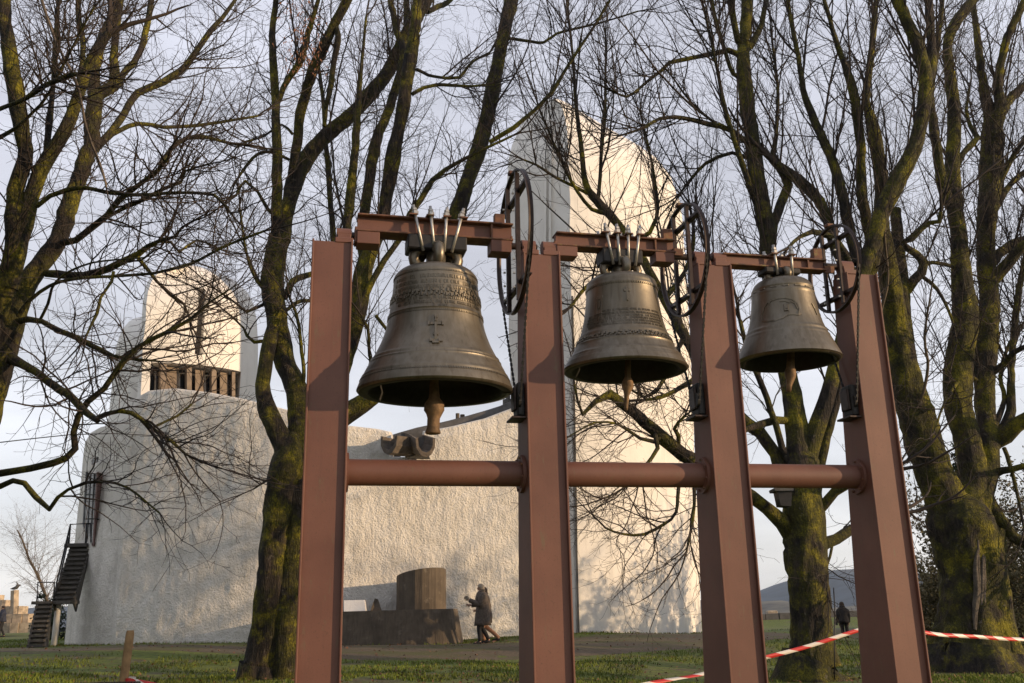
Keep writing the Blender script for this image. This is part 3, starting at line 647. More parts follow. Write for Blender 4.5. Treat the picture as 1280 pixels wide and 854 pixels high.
# ------------------------------------------------------------------ bells
BN = .14
def ring_profile(cx_list):   # (px y, half width px, centre x)
    out = []
    for y, hw, cx in cx_list:
        s, z = onrow(cx, y, BN); d = depth_of(row(s, BN, z)); out.append((z, hw/FPX*d))
    return out
def lathe(prof, c, k=96, amp=0):
    rows = []
    for z, r in prof:
        rows.append([(c[0]+cos(2*pi*i/k)*r, c[1]+sin(2*pi*i/k)*r, z) for i in range(k)])
    return rows
def build_bell(idx, label, sc, sil, zr, R, dep, beam, bl):
    root = thing('bell', label, 'bell', tuple(row(sc, BN, beam[2])), 'bronze bells hanging in a row')
    c = row(sc, BN, 0)
    prof = ring_profile(sil); z0 = prof[0][0]
    prof = [(z0+.025*R, .03), (z0+.022*R, prof[0][1]*.6)]+prof
    P_ = crom([(r, 0, z, 0) for z, r in prof], .012)
    zz = P_[:, 2]; rr = P_[:, 0].copy()
    zr = zz[-1]; H = z0-zr
    # raised mouldings
    for f, wd, hh in dep['ridges']:
        zc = zr+H*f; rr += hh*np.exp(-((zz-zc)/wd)**2)
    outer = list(zip(zz, rr)); lip = [(zr-.010, R*1.004), (zr-.020, R*.985), (zr-.022, R*.93)]
    inner = []
    for z, r in outer[::-6]:
        f = (z-zr)/H
        if f < .95: inner.append((z-.02, max(.03, r-(.14 if f < .12 else .075)*R)))
    inner.append((z0-.05, .02))
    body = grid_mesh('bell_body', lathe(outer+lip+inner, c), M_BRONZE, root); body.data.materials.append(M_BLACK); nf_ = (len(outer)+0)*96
    for q_ in list(body.data.polygons)[nf_:]: q_.material_index = 1  # lip and inside coloured black for the shade under the bell
    body.data.set_sharp_from_angle(angle=radians(50))
    rad = lambda z: float(np.interp(z, zz[::-1], rr[::-1]))
    slope = lambda z: atan2(rad(z-.01)-rad(z+.01), .02)
    def at(a, z, h=0):      # a: angle from the direction that faces the camera, positive to the right
        fc = atan2(-c.y, -c.x) if False else atan2(CAM.y-c.y, CAM.x-c.x)
        ang = fc+a; r = rad(z)+h; return Vector((c.x+cos(ang)*r, c.y+sin(ang)*r, z))
    def patch(bm, a0, a1, z0_, z1_, h, h0=-.003):
        vs = [at(a0, z0_, h0), at(a1, z0_, h0), at(a1, z1_, h0), at(a0, z1_, h0)]; va = (a1-a0)*.12; vz = (z1_-z0_)*.12
        ts = [at(a0+va, z0_+vz, h), at(a1-va, z0_+vz, h), at(a1-va, z1_-vz, h), at(a0+va, z1_-vz, h)]
        A = [bm.verts.new(v) for v in vs]; B = [bm.verts.new(v) for v in ts]; bm.faces.new(B)
        for i in range(4): bm.faces.new((A[i], A[(i+1) % 4], B[(i+1) % 4], B[i]))
    R_ = random.Random(idx)
    # bead rows
    for f, n_, sz in dep['beads']:
        bm = bmesh.new(); zc = zr+H*f
        for i in range(n_):
            a = -pi+2*pi*i/n_; patch(bm, a, a+2*pi/n_*.62, zc-sz, zc+sz, .007)
        tag(bm_obj('bead_row', bm, M_BRONZE, root), kind='stuff')
    # lines of worn raised letter-strokes
    for f, hgt, a0, a1 in dep['lines']:
        bm = bmesh.new(); zc = zr+H*f; a = a0; st = hgt*.62/rad(zc)
        while a < a1:
            if R_.random() < .14: a += st*.8; continue
            typ = R_.randrange(5); z0_, z1_ = zc-hgt/2, zc+hgt/2; t = st*.22
            patch(bm, a, a+t, z0_, z1_, .005)
            if typ in (0, 3): patch(bm, a+st*.5, a+st*.5+t, z0_, z1_, .005)
            if typ in (0, 1, 4): patch(bm, a+t, a+st*.55, z1_-hgt*.18, z1_, .005)
            if typ in (1, 2, 4): patch(bm, a+t, a+st*.55, z0_, z0_+hgt*.18, .005)
            if typ in (1, 3): patch(bm, a+t, a+st*.5, zc-hgt*.08, zc+hgt*.1, .005)
            a += st
        tag(bm_obj('inscription', bm, M_BRONZE, root), kind='stuff')
    # leafy frieze
    for f, hgt, n_ in dep['frieze']:
        bm = bmesh.new(); zc = zr+H*f
        for i in range(n_):
            a = -pi+2*pi*i/n_; st = 2*pi/n_; ph = sin(i*1.3)*hgt*.18
            patch(bm, a, a+st*.45, zc-hgt*.45+ph, zc+hgt*.05+ph, .011); patch(bm, a+st*.3, a+st*.8, zc-hgt*.02, zc+hgt*.4-ph, .012)
            patch(bm, a+st*.65, a+st*.95, zc-hgt*.5, zc-hgt*.2+ph, .009)
            if i % 2: patch(bm, a+st*.1, a+st*.3, zc+hgt*.1, zc+hgt*.5, .009)
        tag(bm_obj('frieze', bm, M_BRONZE, root), kind='stuff')
    for shapes in dep['reliefs']:
        bm = bmesh.new()
        for (a0, a1, f0, f1, h) in shapes: patch(bm, a0, a1, zr+H*f0, zr+H*f1, h)
        bm_obj('relief', bm, M_BRONZE, root)
    # arc-shaped relief made of short strokes
    for pts in dep.get('arcs', []):
        bm = bmesh.new()
        for (a0, f0), (a1, f1) in zip(pts[:-1], pts[1:]):
            p, q = at(a0, zr+H*f0, .002), at(a1, zr+H*f1, .002); t = (q-p).normalized(); nrm = (p-Vector((c.x, c.y, p.z))).normalized()
            cbox(bm, (p+q)/2, t, nrm.cross(t).normalized(), nrm, (q-p).length*.52, .006, .006)
        bm_obj('relief', bm, M_BRONZE, root)
    # canons: cast loops on the crown
    s0b, s1b, zbt, zbb = beam['s0'], beam['s1'], beam['z1'], beam['z0']
    ztop = z0+.02; blk = bl
    for q, (ax, ay) in enumerate([(1, 0), (-1, 0), (0, 1), (0, -1), (.7, .7), (-.7, .7)]):
        dirv = (RV*ax+NV*ay).normalized(); cc = row(sc, BN, 0); zt_ = blk['z0']+.03
        pts = []; 
        for a in np.linspace(0, pi, 9):
            rd = R*(.10+.20*sin(a)**.8) if True else 0
            pts.append(cc+dirv*rd+Vector((0, 0, (ztop-.02)+(zt_-ztop+.03)*(1-cos(a))/2)))
        tube('crown_loop', pts, [.05*R/.67]*9, M_BRONZE, root, 8)
    tube('crown_pin', [row(sc, BN, ztop-.03), row(sc, BN, blk['z0']+.02)], .09*R/.67, M_BRONZE, root, 12)
    # yoke beam: rolled I section lying along the row
    ybox = lambda nm, a, b, n0, n1, z0_, z1_, m, par=root, bv=.004: (lambda bm: (rbox(bm, a, b, n0, n1, z0_, z1_), bevel(bm, bv), bm_obj(nm, bm, m, par))[2])(bmesh.new())
    fw = .10*beam['k']; th = .017
    ybox('yoke_top_flange', s0b, s1b, BN-fw, BN+fw, zbt-th, zbt, M_RUST)
    ybox('yoke_web', s0b+.004, s1b-.004, BN-.035, BN+.035, zbb+th, zbt-th, M_PAINT, bv=0)
    ybox('yoke_bottom_flange', s0b, s1b, BN-fw, BN+fw, zbb, zbb+th, M_RUST)
    for s in (s1b-.20,):
        ybox('stiffener', s-.008, s+.008, BN-fw+.01, BN-.035, zbb+th, zbt-th, M_RUST, bv=0)
    if beam['foot'] > 0:
        for a, b in ((s0b, s0b+.20), (s1b-.21, s1b-.02)):
            ybox('yoke_foot', a, b, BN-fw*.95, BN+fw*.95, zbb-beam['foot'], zbb-.001, M_PAINT)
    zj = ZT+.095
    ring_tube('journal', s0b-.12, s0b+.02, BN-.015, zj, .032, M_DARKSTEEL, root, 16)
    ring_tube('journal', s1b-.02, s1b+.24, BN-.015, zj, .032, M_DARKSTEEL, root, 16)
    ybox('journal_plate', s0b-.02, s0b+.001, BN-fw*.7, BN+fw*.7, zj-.07, zbb+.05, M_RUST)
    ybox('headstock', blk['s0'], blk['s1'], BN-fw*1.25, BN+fw*1.25, blk['z0'], zbb-.002, M_BLACK, bv=.012)
    # slanting tie rods with nuts, front and back
    for sx_t, sx_b in blk['rods']:
        for nn in (BN-fw-.022, BN+fw+.022):
            pts = [row(sx_b, nn, blk['z0']-.02), row(sx_t, nn, zbt+.10)]
            rod = tube('tie_rod', pts, .0145, M_GALV, root, 8)
            for dz, rr_, hh in ((.012, .03, .03), (.05, .024, .02)):
                t = (zbt+dz-pts[0].z)/(pts[1].z-pts[0].z); p = pts[0].lerp(pts[1], t)
                nut = tube('nut', [p, p+Vector((0, 0, hh))], rr_, M_GALV, rod, 6, False); nut.matrix_parent_inverse = Matrix.Identity(4)
        p = row(sx_t, BN, zbt+.008); bm = bmesh.new(); rbox(bm, sx_t-.035, sx_t+.035, BN-fw-.05, BN+fw+.05, zbt+.001, zbt+.013); bm_obj('rod_bridge', bm, M_RUST, root)
    # clapper
    cl = dep['clapper']
    pts = []
    for px, py, hw in cl:
        s_, z_ = onrow(px, py, BN-.02); p = row(s_, BN-.02, z_); pts.append((p, hw/FPX*depth_of(p)))
    tube('clapper', [p for p, _ in pts], [r for _, r in pts], M_CLAP, root, 20)
    # rope wheel, in a plane across the row
    wh = dep['wheel']; ws, wz, wr, wn = wh
    cw = row(ws, wn, wz); k = 72; rows = []
    for i in range(k):
        a = 2*pi*i/k; d = NV*cos(a)+ZV*sin(a)
        rows.append([cw+d*(wr-.014)+RV*.0, cw+d*(wr-.006)-RV*.022, cw+d*wr-RV*.022+d*.012, cw+d*(wr-.004), cw+d*wr+RV*.022+d*.012, cw+d*(wr-.006)+RV*.022, cw+d*(wr-.014)+RV*.006])
    rows = rows+[rows[0]]
    wheel = grid_mesh('wheel', rows, M_DARKSTEEL, root, smooth=False, closed=True)
    def bar(nm, n0, z0_, n1, z1_, wd=.03, ds=.0):
        a = row(ws+ds, wn+n0, wz+z0_); b = row(ws+ds, wn+n1, wz+z1_); t = (b-a).normalized(); bm = bmesh.new()
        cbox(bm, (a+b)/2, t, RV, t.cross(RV), (b-a).length/2, .008, wd); cbox(bm, (a+b)/2+RV*.02+t.cross(RV)*wd, t, RV, t.cross(RV), (b-a).length/2, .02, .005)
        o = bm_obj(nm, bm, M_DARKSTEEL, wheel); o.matrix_parent_inverse = Matrix.Identity(4)
    hN = wr*.30; hz = sqrt(wr*wr-hN*hN)-.02
    bar('spoke', -hN, -hz, -hN, hz, .019, -.02); bar('spoke', hN, -hz, hN, hz, .019, -.02)
    hz2 = wr*.66; hn2 = sqrt(wr*wr-hz2*hz2)-.02
    bar('spoke', -hn2, hz2, hn2, hz2, .015, .008); bar('spoke', -hn2, -hz2, hn2, -hz2, .015, .008)
    for n_ in (-hN, hN):
        for z_ in (-.75, -.55, -.35, .1, .35, .6):
            o = ring_tube('bolt', ws-.058, ws-.038, wn+n_, wz+z_*wr, .011, M_GALV, wheel, 6); o.matrix_parent_inverse = Matrix.Identity(4)
    bm = bmesh.new(); rbox(bm, ws-.045, ws+.035, wn-.04, wn+.03, wz+wr+.004, wz+wr+.04); bevel(bm, .008); o = bm_obj('wheel_clamp', bm, M_RUST, wheel); o.matrix_parent_inverse = Matrix.Identity(4)
    bm = bmesh.new(); rbox(bm, ws-.16, ws-.06, BN+fw+.0, BN+fw+.07, zbt-.02, zbt+.17); bevel(bm, .006); bm_obj('wheel_bracket', bm, M_RUST, root)
    bm = bmesh.new(); rbox(bm, s1b-.02, ws-.03, BN-fw*.8, BN-fw*.8+.03, zbb-.02, zbb+.05); bm_obj('wheel_bracket', bm, M_RUST, root)
    # lean: the whole assembly hangs very slightly tipped about its bearings
    root.rotation_mode = 'QUATERNION'; root.rotation_quaternion = Matrix.Rotation(radians(2.6), 4, RV).to_quaternion()
    # drive motor on the post flange and its chain
    ms, mz = PS[idx+1]-WF/2, dep['motor']
    mot = thing('drive_motor', 'black drive motor with roller chain on the left side of the %s post' % ['second', 'third', 'rightmost'][idx], 'motor', tuple(row(ms-.06, .15, mz-.17)), 'bell drive motors on the posts')
    bm = bmesh.new(); rbox(bm, ms-.075, ms-.002, .09, .27, mz-.16, mz+.15); bevel(bm, .03, 3); bm_obj('motor_housing', bm, M_BLACK, mot)
    bm = bmesh.new(); rbox(bm, ms-.10, ms-.076, .11, .25, mz-.10, mz+.11); bevel(bm, .015, 2); bm_obj('gear_cover', bm, M_DARKSTEEL, mot)
    bm = bmesh.new(); rbox(bm, ms-.13, ms-.001, .07, .30, mz-.185, mz-.165); bevel(bm, .004); bm_obj('motor_bracket', bm, M_DARKSTEEL, mot)
    ring_tube('sprocket', ws-.012, ws+.012, wn-.02, mz-.02, .07, M_BLACK, mot, 14)
    ring_tube('drive_shaft', ws, ms, wn-.02, mz-.02, .02, M_BLACK, mot, 10)
    bm = bmesh.new()
    # chain strands from the rim, tangent down to the sprocket
    for sgn in (-1, 1):
        a = row(ws, wn-.02+sgn*.072, mz-.02); aa = .26
        b = row(ws, wn+sgn*wr*cos(aa)*1.01, wz-wr*sin(aa)*1.01); L = (b-a).length; n_ = int(L/.028); t = (b-a).normalized(); u = t.cross(RV)
        for i in range(n_):
            p = a+(b-a)*((i+.5)/n_)
            if i % 2: cbox(bm, p, t, RV, u, .017, .011, .005)
            else: cbox(bm, p, t, RV, u, .017, .005, .009)
    tag(bm_obj('chain', bm, M_BLACK, mot), kind='stuff')
    return root
SIL1 = [(337, 27, 543), (338.5, 37, 543), (342, 45, 543.5), (347.5, 50.5, 544), (353, 51.8, 545), (370, 54, 545), (385, 56.3, 545), (400, 59, 545), (415, 62.5, 545), (432, 69, 545), (448, 77.5, 544.5), (463, 86.5, 544.5), (473, 91.5, 544.5), (481, 95.5, 544.5), (488, 98.3, 544.5)]
SIL2 = [(348, 25, 780), (349.5, 34, 780), (353, 40, 780), (358, 43.5, 780), (375, 45, 780.5), (392, 47.5, 781), (406, 50.5, 782), (420, 55, 783), (432, 60.5, 784), (443, 66.5, 784.5), (450, 71.5, 784.7), (456, 75.5, 785), (461, 78.5, 785)]
SIL3 = [(352, 21, 978), (353.5, 29, 978), (358, 34.5, 978), (364, 37, 978.5), (385, 40, 981), (402, 43.5, 983), (416, 48.5, 985), (428, 54.5, 987), (438, 59.5, 988.5), (444, 62.5, 989.5), (449.5, 64.9, 989.5)]
cross1 = [(-.02, .03, .30, .50, .012), (-.12, .13, .43, .455, .012), (-.012, .022, .455, .50, .02), (-.045, .055, .34, .37, .010), (-.10, -.03, .285, .31, .012), (.04, .12, .285, .31, .012), (-.06, .07, .27, .29, .014), (-.14, -.10, .425, .465, .014), (.11, .15, .425, .465, .014), (-.03, .04, .49, .52, .016)]
cross2 = [(.12, .17, .62, .80, .008), (.05, .24, .735, .76, .008)]
sq2 = [(-.72, -.50, .52, .56, .006), (-.72, -.50, .68, .72, .006), (-.72, -.66, .52, .72, .006), (-.56, -.50, .52, .72, .006), (-.64, -.58, .57, .67, .009)]
D1 = dict(ridges=[(.455+.13, .010, .010), (.60, .006, .006), (.235, .010, .010), (.205, .007, .008), (.10, .012, .008), (.915, .006, .005), (.86, .004, .003), (.815, .004, .003), (.765, .004, .003), (.675, .004, .003)],
          beads=[(.565, 150, .010), (.075, 190, .010), (.895, 150, .009)], lines=[(.845, .035, -1.1, 1.15), (.80, .035, -1.1, 1.15), (.757, .035, -1.1, 1.1), (.665, .032, -1.0, 1.2), (.63, .032, -.9, 1.2), (.598, .028, -.08, .25)], frieze=[(.712, .075, 60)],
          reliefs=[cross1], clapper=[(544, 420, 5), (544, 470, 5), (544, 496, 7), (544, 503, 12.5), (544, 511, 13), (544, 516, 10), (543.5, 521, 8), (543, 533, 8), (542.5, 539, 10), (542.5, 540.5, 9)], wheel=(1.665, 4.975, .672, .14), motor=3.47)
D2 = dict(ridges=[(.86, .009, .006), (.335, .008, .008), (.235, .009, .009), (.12, .008, .008), (.09, .006, .006), (.06, .006, .005)],
          beads=[(.845, 90, .011)], lines=[(.51, .022, -1.0, 1.1), (.48, .022, -1.0, 1.1), (.45, .022, -1.0, 1.1), (.42, .022, -1.0, 1.1), (.39, .022, -.9, 1.1), (.545, .022, -.6, 1.1)], frieze=[(.285, .045, 56)],
          reliefs=[cross2, sq2], clapper=[(787, 420, 3), (787, 470, 4), (787, 477, 7.5), (787, 482, 7.5), (786.5, 487, 5), (786, 493, 3.2), (785.5, 508, 2.6), (785.5, 511, 2.2)], wheel=(3.36, 4.905, .545, .14), motor=3.52)
D3 = dict(ridges=[(.87, .010, .009), (.81, .008, .006), (.33, .009, .009), (.27, .007, .006)], beads=[(.84, 16, .008)], lines=[], frieze=[],
          reliefs=[[(.0, .14, .50, .60, .012), (.04, .11, .53, .58, .018)]],
          arcs=[[(-.62, .42), (-.66, .5), (-.60, .58), (-.48, .645), (-.30, .67), (-.1, .68), (.1, .675), (.28, .65), (.40, .60), (.44, .52), (.38, .45)], [(-.42, .63), (-.33, .69), (-.2, .68)], [(-.62, .42), (-.45, .405), (-.25, .40), (-.05, .42), (.1, .46), (.25, .46), (.38, .45), (.47, .47)], [(.22, .63), (.34, .60), (.39, .53)], [(-.1, .64), (.05, .64), (.2, .61)], [(.95, .62), (1.02, .56), (1.06, .48)]],
          clapper=[(991, 420, 4), (991, 457, 5), (991, 463, 7), (991, 469, 7), (991, 474, 5), (990, 480, 3.5), (989.5, 488, 3)], wheel=(4.985, 4.91, .44, .14), motor=3.55)
build_bell(0, 'large dark bronze bell with crucifix relief and lettered bands, left of the three', .932, SIL1, 3.51, .677, D1,
           {2: 4.83, 's0': .212, 's1': 1.64, 'z1': 5.125, 'z0': 4.955, 'k': 1.0, 'foot': .115}, {'s0': .66, 's1': 1.20, 'z0': 4.815, 'rods': [(.705, .80), (.86, .90), (1.015, .99), (1.17, 1.06)]})
build_bell(1, 'middle bronze bell with small text bands and a plain cross, between second and third post', 2.707, SIL2, 3.77, .572, D2,
           {2: 4.83, 's0': 2.06, 's1': 3.25, 'z1': 5.085, 'z0': 4.945, 'k': .85, 'foot': .10}, {'s0': 2.50, 's1': 2.90, 'z0': 4.80, 'rods': [(2.53, 2.60), (2.65, 2.665), (2.765, 2.75), (2.885, 2.82)]})
build_bell(2, 'smallest bronze bell with a smooth waist and curved line relief, rightmost of the row', 4.389, SIL3, 3.926, .48, D3,
           {2: 4.83, 's0': 3.745, 's1': 4.87, 'z1': 4.985, 'z0': 4.865, 'k': .75, 'foot': 0}, {'s0': 4.18, 's1': 4.56, 'z0': 4.80, 'rods': [(4.28, 4.30), (4.47, 4.46)]})
# ------------------------------------------------------------------ trees
def rv(s):
    return Vector((random.gauss(0, s), random.gauss(0, s), random.gauss(0, s)))
def grow(out, p, d, L, r, lvl, st, cnt=None):
    seg = st['seg'][min(lvl, len(st['seg'])-1)]; n = max(2, int(L/seg)); sl = L/n; pts = [p.copy()]; rad = [r]
    up = st['up'][min(lvl, len(st['up'])-1)]; ck = st['crook'][min(lvl, len(st['crook'])-1)]
    rt = max(.0022, r*.28); dens = st['dens'][min(lvl, len(st['dens'])-1)]; mx = st['levels']
    pend = 0.0; side = random.random()*6.28
    for i in range(n):
        d = d+rv(ck); d.z += up*(1-.3*i/n); d.normalize(); p = p+d*sl; f = (i+1)/n; ri = r+(rt-r)*f
        pts.append(p.copy()); rad.append(ri)
        if lvl < mx and i >= 0:
            pend += dens*sl
            while pend > random.random():
                pend -= 1
                side += 2.4+random.uniform(-.5, .5); ax = d.orthogonal().normalized(); bx = d.cross(ax); o = ax*cos(side)+bx*sin(side)
                an = random.uniform(*st['ang']); nd = (d*cos(an)+o*sin(an)).normalized()
                LL = L*random.uniform(*st['ratio'])*(1-.55*f)
                if LL > .09: grow(out, p, nd, LL, max(.0028, ri*.62), lvl+1, st)
    out.append((pts, rad))
UP = dict(seg=[.22, .18, .13, .1], up=[.07, .06, .05, .04], crook=[.07, .10, .13, .15], dens=[2.6, 3.4, 4.0], levels=3, ang=(.35, .85), ratio=(.28, .55))
SPROUT = dict(seg=[.3, .26, .16, .12], up=[.02, .03, .05, .04], crook=[.03, .045, .11, .15], dens=[2.2, 2.6, 3.0], levels=3, ang=(.3, .8), ratio=(.16, .36))
SPREAD = dict(seg=[.18, .15, .12, .1], up=[.06, .06, .05, .04], crook=[.11, .14, .17, .2], dens=[3.2, 4.6, 5.0], levels=3, ang=(.5, 1.05), ratio=(.3, .6))
def bark_tube(C, k, amp, flare=0):
    """C rows x,y,z,r -> lumpy tube"""
    V, F = tube_arrays([(C[:, :3], C[:, 3])], k); V = V.reshape(len(C), k, 3); cen = C[:, None, :3]
    D = V-cen; out = np.empty_like(V)
    for i in range(len(C)):
        for j in range(k):
            v = V[i, j]; r = C[i, 3]
            q = noise.noise((v[0]*2.3, v[1]*2.3, v[2]*.7))*.45+noise.noise((v[0]*7, v[1]*7, v[2]*2.6))*.35+noise.noise((v[0]*19, v[1]*19, v[2]*5))*.14-abs(noise.noise((v[0]*11, v[1]*11, v[2]*2.4)))*.30*(r > .15)
            out[i, j] = C[i, :3]+D[i, j]*(1+amp*q)
    return out.reshape(-1, 3), F
def tree(name, label, base, Y0, limbs, st, dens, seed, group=None, lmin=1.0, twmat=None, cat='tree', zup=0, extra=0, lenk=1.0, zone=None, sprout=0):
    random.seed(seed); noise.seed_set(seed)
    bp = P(base[0], base[1], Y0); root = thing(name, label, cat, (bp.x, bp.y, gz(bp.x, bp.y)), group)
    done = []          # (px array, Y array, r array)
    twigs = []
    for li, lb in enumerate(limbs):
        pts = lb['p']; dy = lb.get('dy', random.uniform(-1.6, 1.6)); y0 = Y0
        if done:
            x0, yy0 = pts[0][:2]; best = None
            for A in done:
                dd = (A[:, 0]-x0)**2+(A[:, 1]-yy0)**2; k = dd.argmin()
                if best is None or dd[k] < best[0]: best = (dd[k], A[k, 2])
            y0 = best[1]
        cum = [0]
        for a, b in zip(pts[:-1], pts[1:]): cum.append(cum[-1]+math.hypot(b[0]-a[0], b[1]-a[1]))
        rows = []; px = []
        for (x, y, wd), c in zip(pts, cum):
            f = c/max(1, cum[-1]); Y = y0+dy*f; p = P(x, y, Y); r = wd/2/FPX*depth_of(p); rows.append((p.x, p.y, p.z, r)); px.append((x, y, Y))
        C = crom(rows, .12 if rows[0][3] > .2 else (.2 if rows[0][3] > .05 else .16)); C[:, 3] = np.maximum(C[:, 3], .004)
        jit = np.where(C[:, 3:4] > .14, .018, .085)*C[:, 3:4]
        C[1:-1, :3] += np.random.default_rng(seed*50+li).normal(0, 1, (len(C)-2, 3))*jit[1:-1]
        fine = []
        for (a, b) in zip(px[:-1], px[1:]):
            for q in range(6): fine.append([a[k]+(b[k]-a[k])*q/6 for k in range(3)])
        fine.append(list(px[-1])); done.append(np.array(fine))
        if li == 0:
            # root flare down into the soil
            b = C[0]; g = gz(b[0], b[1]); C = np.vstack([[b[0], b[1], g-.35, b[3]*1.28], [b[0], b[1], g+.05, b[3]*1.14], [b[0], b[1], max(g+.3, b[2]+.12), b[3]*1.08], C[1:]])
        k = 40 if C[:, 3].max() > .2 else (14 if C[:, 3].max() > .07 else 8)
        V, F = bark_tube(C, k, .32 if k > 14 else .26)
        if li == 0 and lb.get('rootflare', True):
            zc = C[0, 2]; cc = C[0, :2]
            for v in V:
                h = v[2]-(zc+.35)
                if h < .9:
                    a = atan2(v[1]-cc[1], v[0]-cc[0]); f = max(0, 1-h/.9)**2*(.14+.2*max(0, cos(a*5+seed)))
                    v[0] += (v[0]-cc[0])*f; v[1] += (v[1]-cc[1])*f
        nm = 'trunk' if (li == 0 or lb.get('trunk')) else 'limb'
        np_mesh(nm, V, F, lb.get('mat', M_BARK), root)
        # side shoots on the limb
        if lb.get('bare'): continue
        seglen = np.linalg.norm(np.diff(C[:, :3], axis=0), axis=1); tot = seglen.sum(); start = lb.get('from', .30 if li else .75)
        mul = lb.get('d', 1); nsh = int(tot*(1-start)*dens*mul+.5); s_ = dict(st); s_.update(lb.get('st', {}))
        for q in range(nsh):
            f = start+(1-start)*((q+random.random())/nsh); acc = f*tot; i = 0
            while i < len(seglen)-1 and acc > seglen[i]: acc -= seglen[i]; i += 1
            p = Vector(C[i, :3]).lerp(Vector(C[i+1, :3]), min(1, acc/seglen[i])); d = Vector(C[i+1, :3]-C[i, :3]).normalized()
            side = random.random()*6.28; ax = d.orthogonal().normalized(); bx = d.cross(ax); o = ax*cos(side)+bx*sin(side)
            an = random.uniform(.5, 1.2); nd = d*cos(an)+o*sin(an); nd.z += s_.get('bias', .25); nd.normalize()
            r = min(C[i, 3]*.55, random.uniform(.006, .018)); L = (.8+min(2.6, r*135)*random.uniform(.5, 1.1))*lb.get('l', 1)*lenk
            grow(twigs, p, nd, L, r, 1, s_)
        # long straight sprouts
        sp_ = lb.get('sp', sprout*(1 if min(q[1] for q in pts) < 330 and C[:, 3].max() > .03 else 0))
        for q in range(int(tot*sp_+.5)):
            i = int((.1+.88*random.random())*(len(C)-1)); d = Vector(C[min(i+1, len(C)-1), :3]-C[i, :3]).normalized(); p = Vector(C[i, :3])
            nd = (d*.5+ZV*.75+rv(.28)).normalized(); grow(twigs, p, nd, random.uniform(2.0, 4.6), min(C[i, 3]*.6, random.uniform(.013, .034)), 1, SPROUT)
        # continue the tip
        tip = Vector(C[-1, :3]); d = Vector(C[-1, :3]-C[-2, :3]).normalized()
        if C[-1, 3] < .12 and not lb.get('notip'):
            for q in range(2): grow(twigs, tip, (d+rv(.2)).normalized(), lb.get('tl', 2.0)*lenk, max(.004, C[-1, 3]*.8), 0 if lb.get('tl', 2) > 1.4 else 1, s_)
    if twigs:
        thick = [t for t in twigs if t[1][0] > .009]; thin = [t for t in twigs if t[1][0] <= .009]
        V1, F1 = tube_arrays(thick, 5) if thick else (np.zeros((0, 3)), np.zeros((0, 4), int)); V2, F2 = tube_arrays(thin, 3)
        o = np_mesh('crown', np.vstack([V1, V2]), np.vstack([F1, F2+len(V1)]), twmat or M_TWIG, root); tag(o, kind='stuff')
        print(name, 'quads', len(F1)+len(F2))
    return root
def L(*p, **k): return dict(p=list(p), **k)

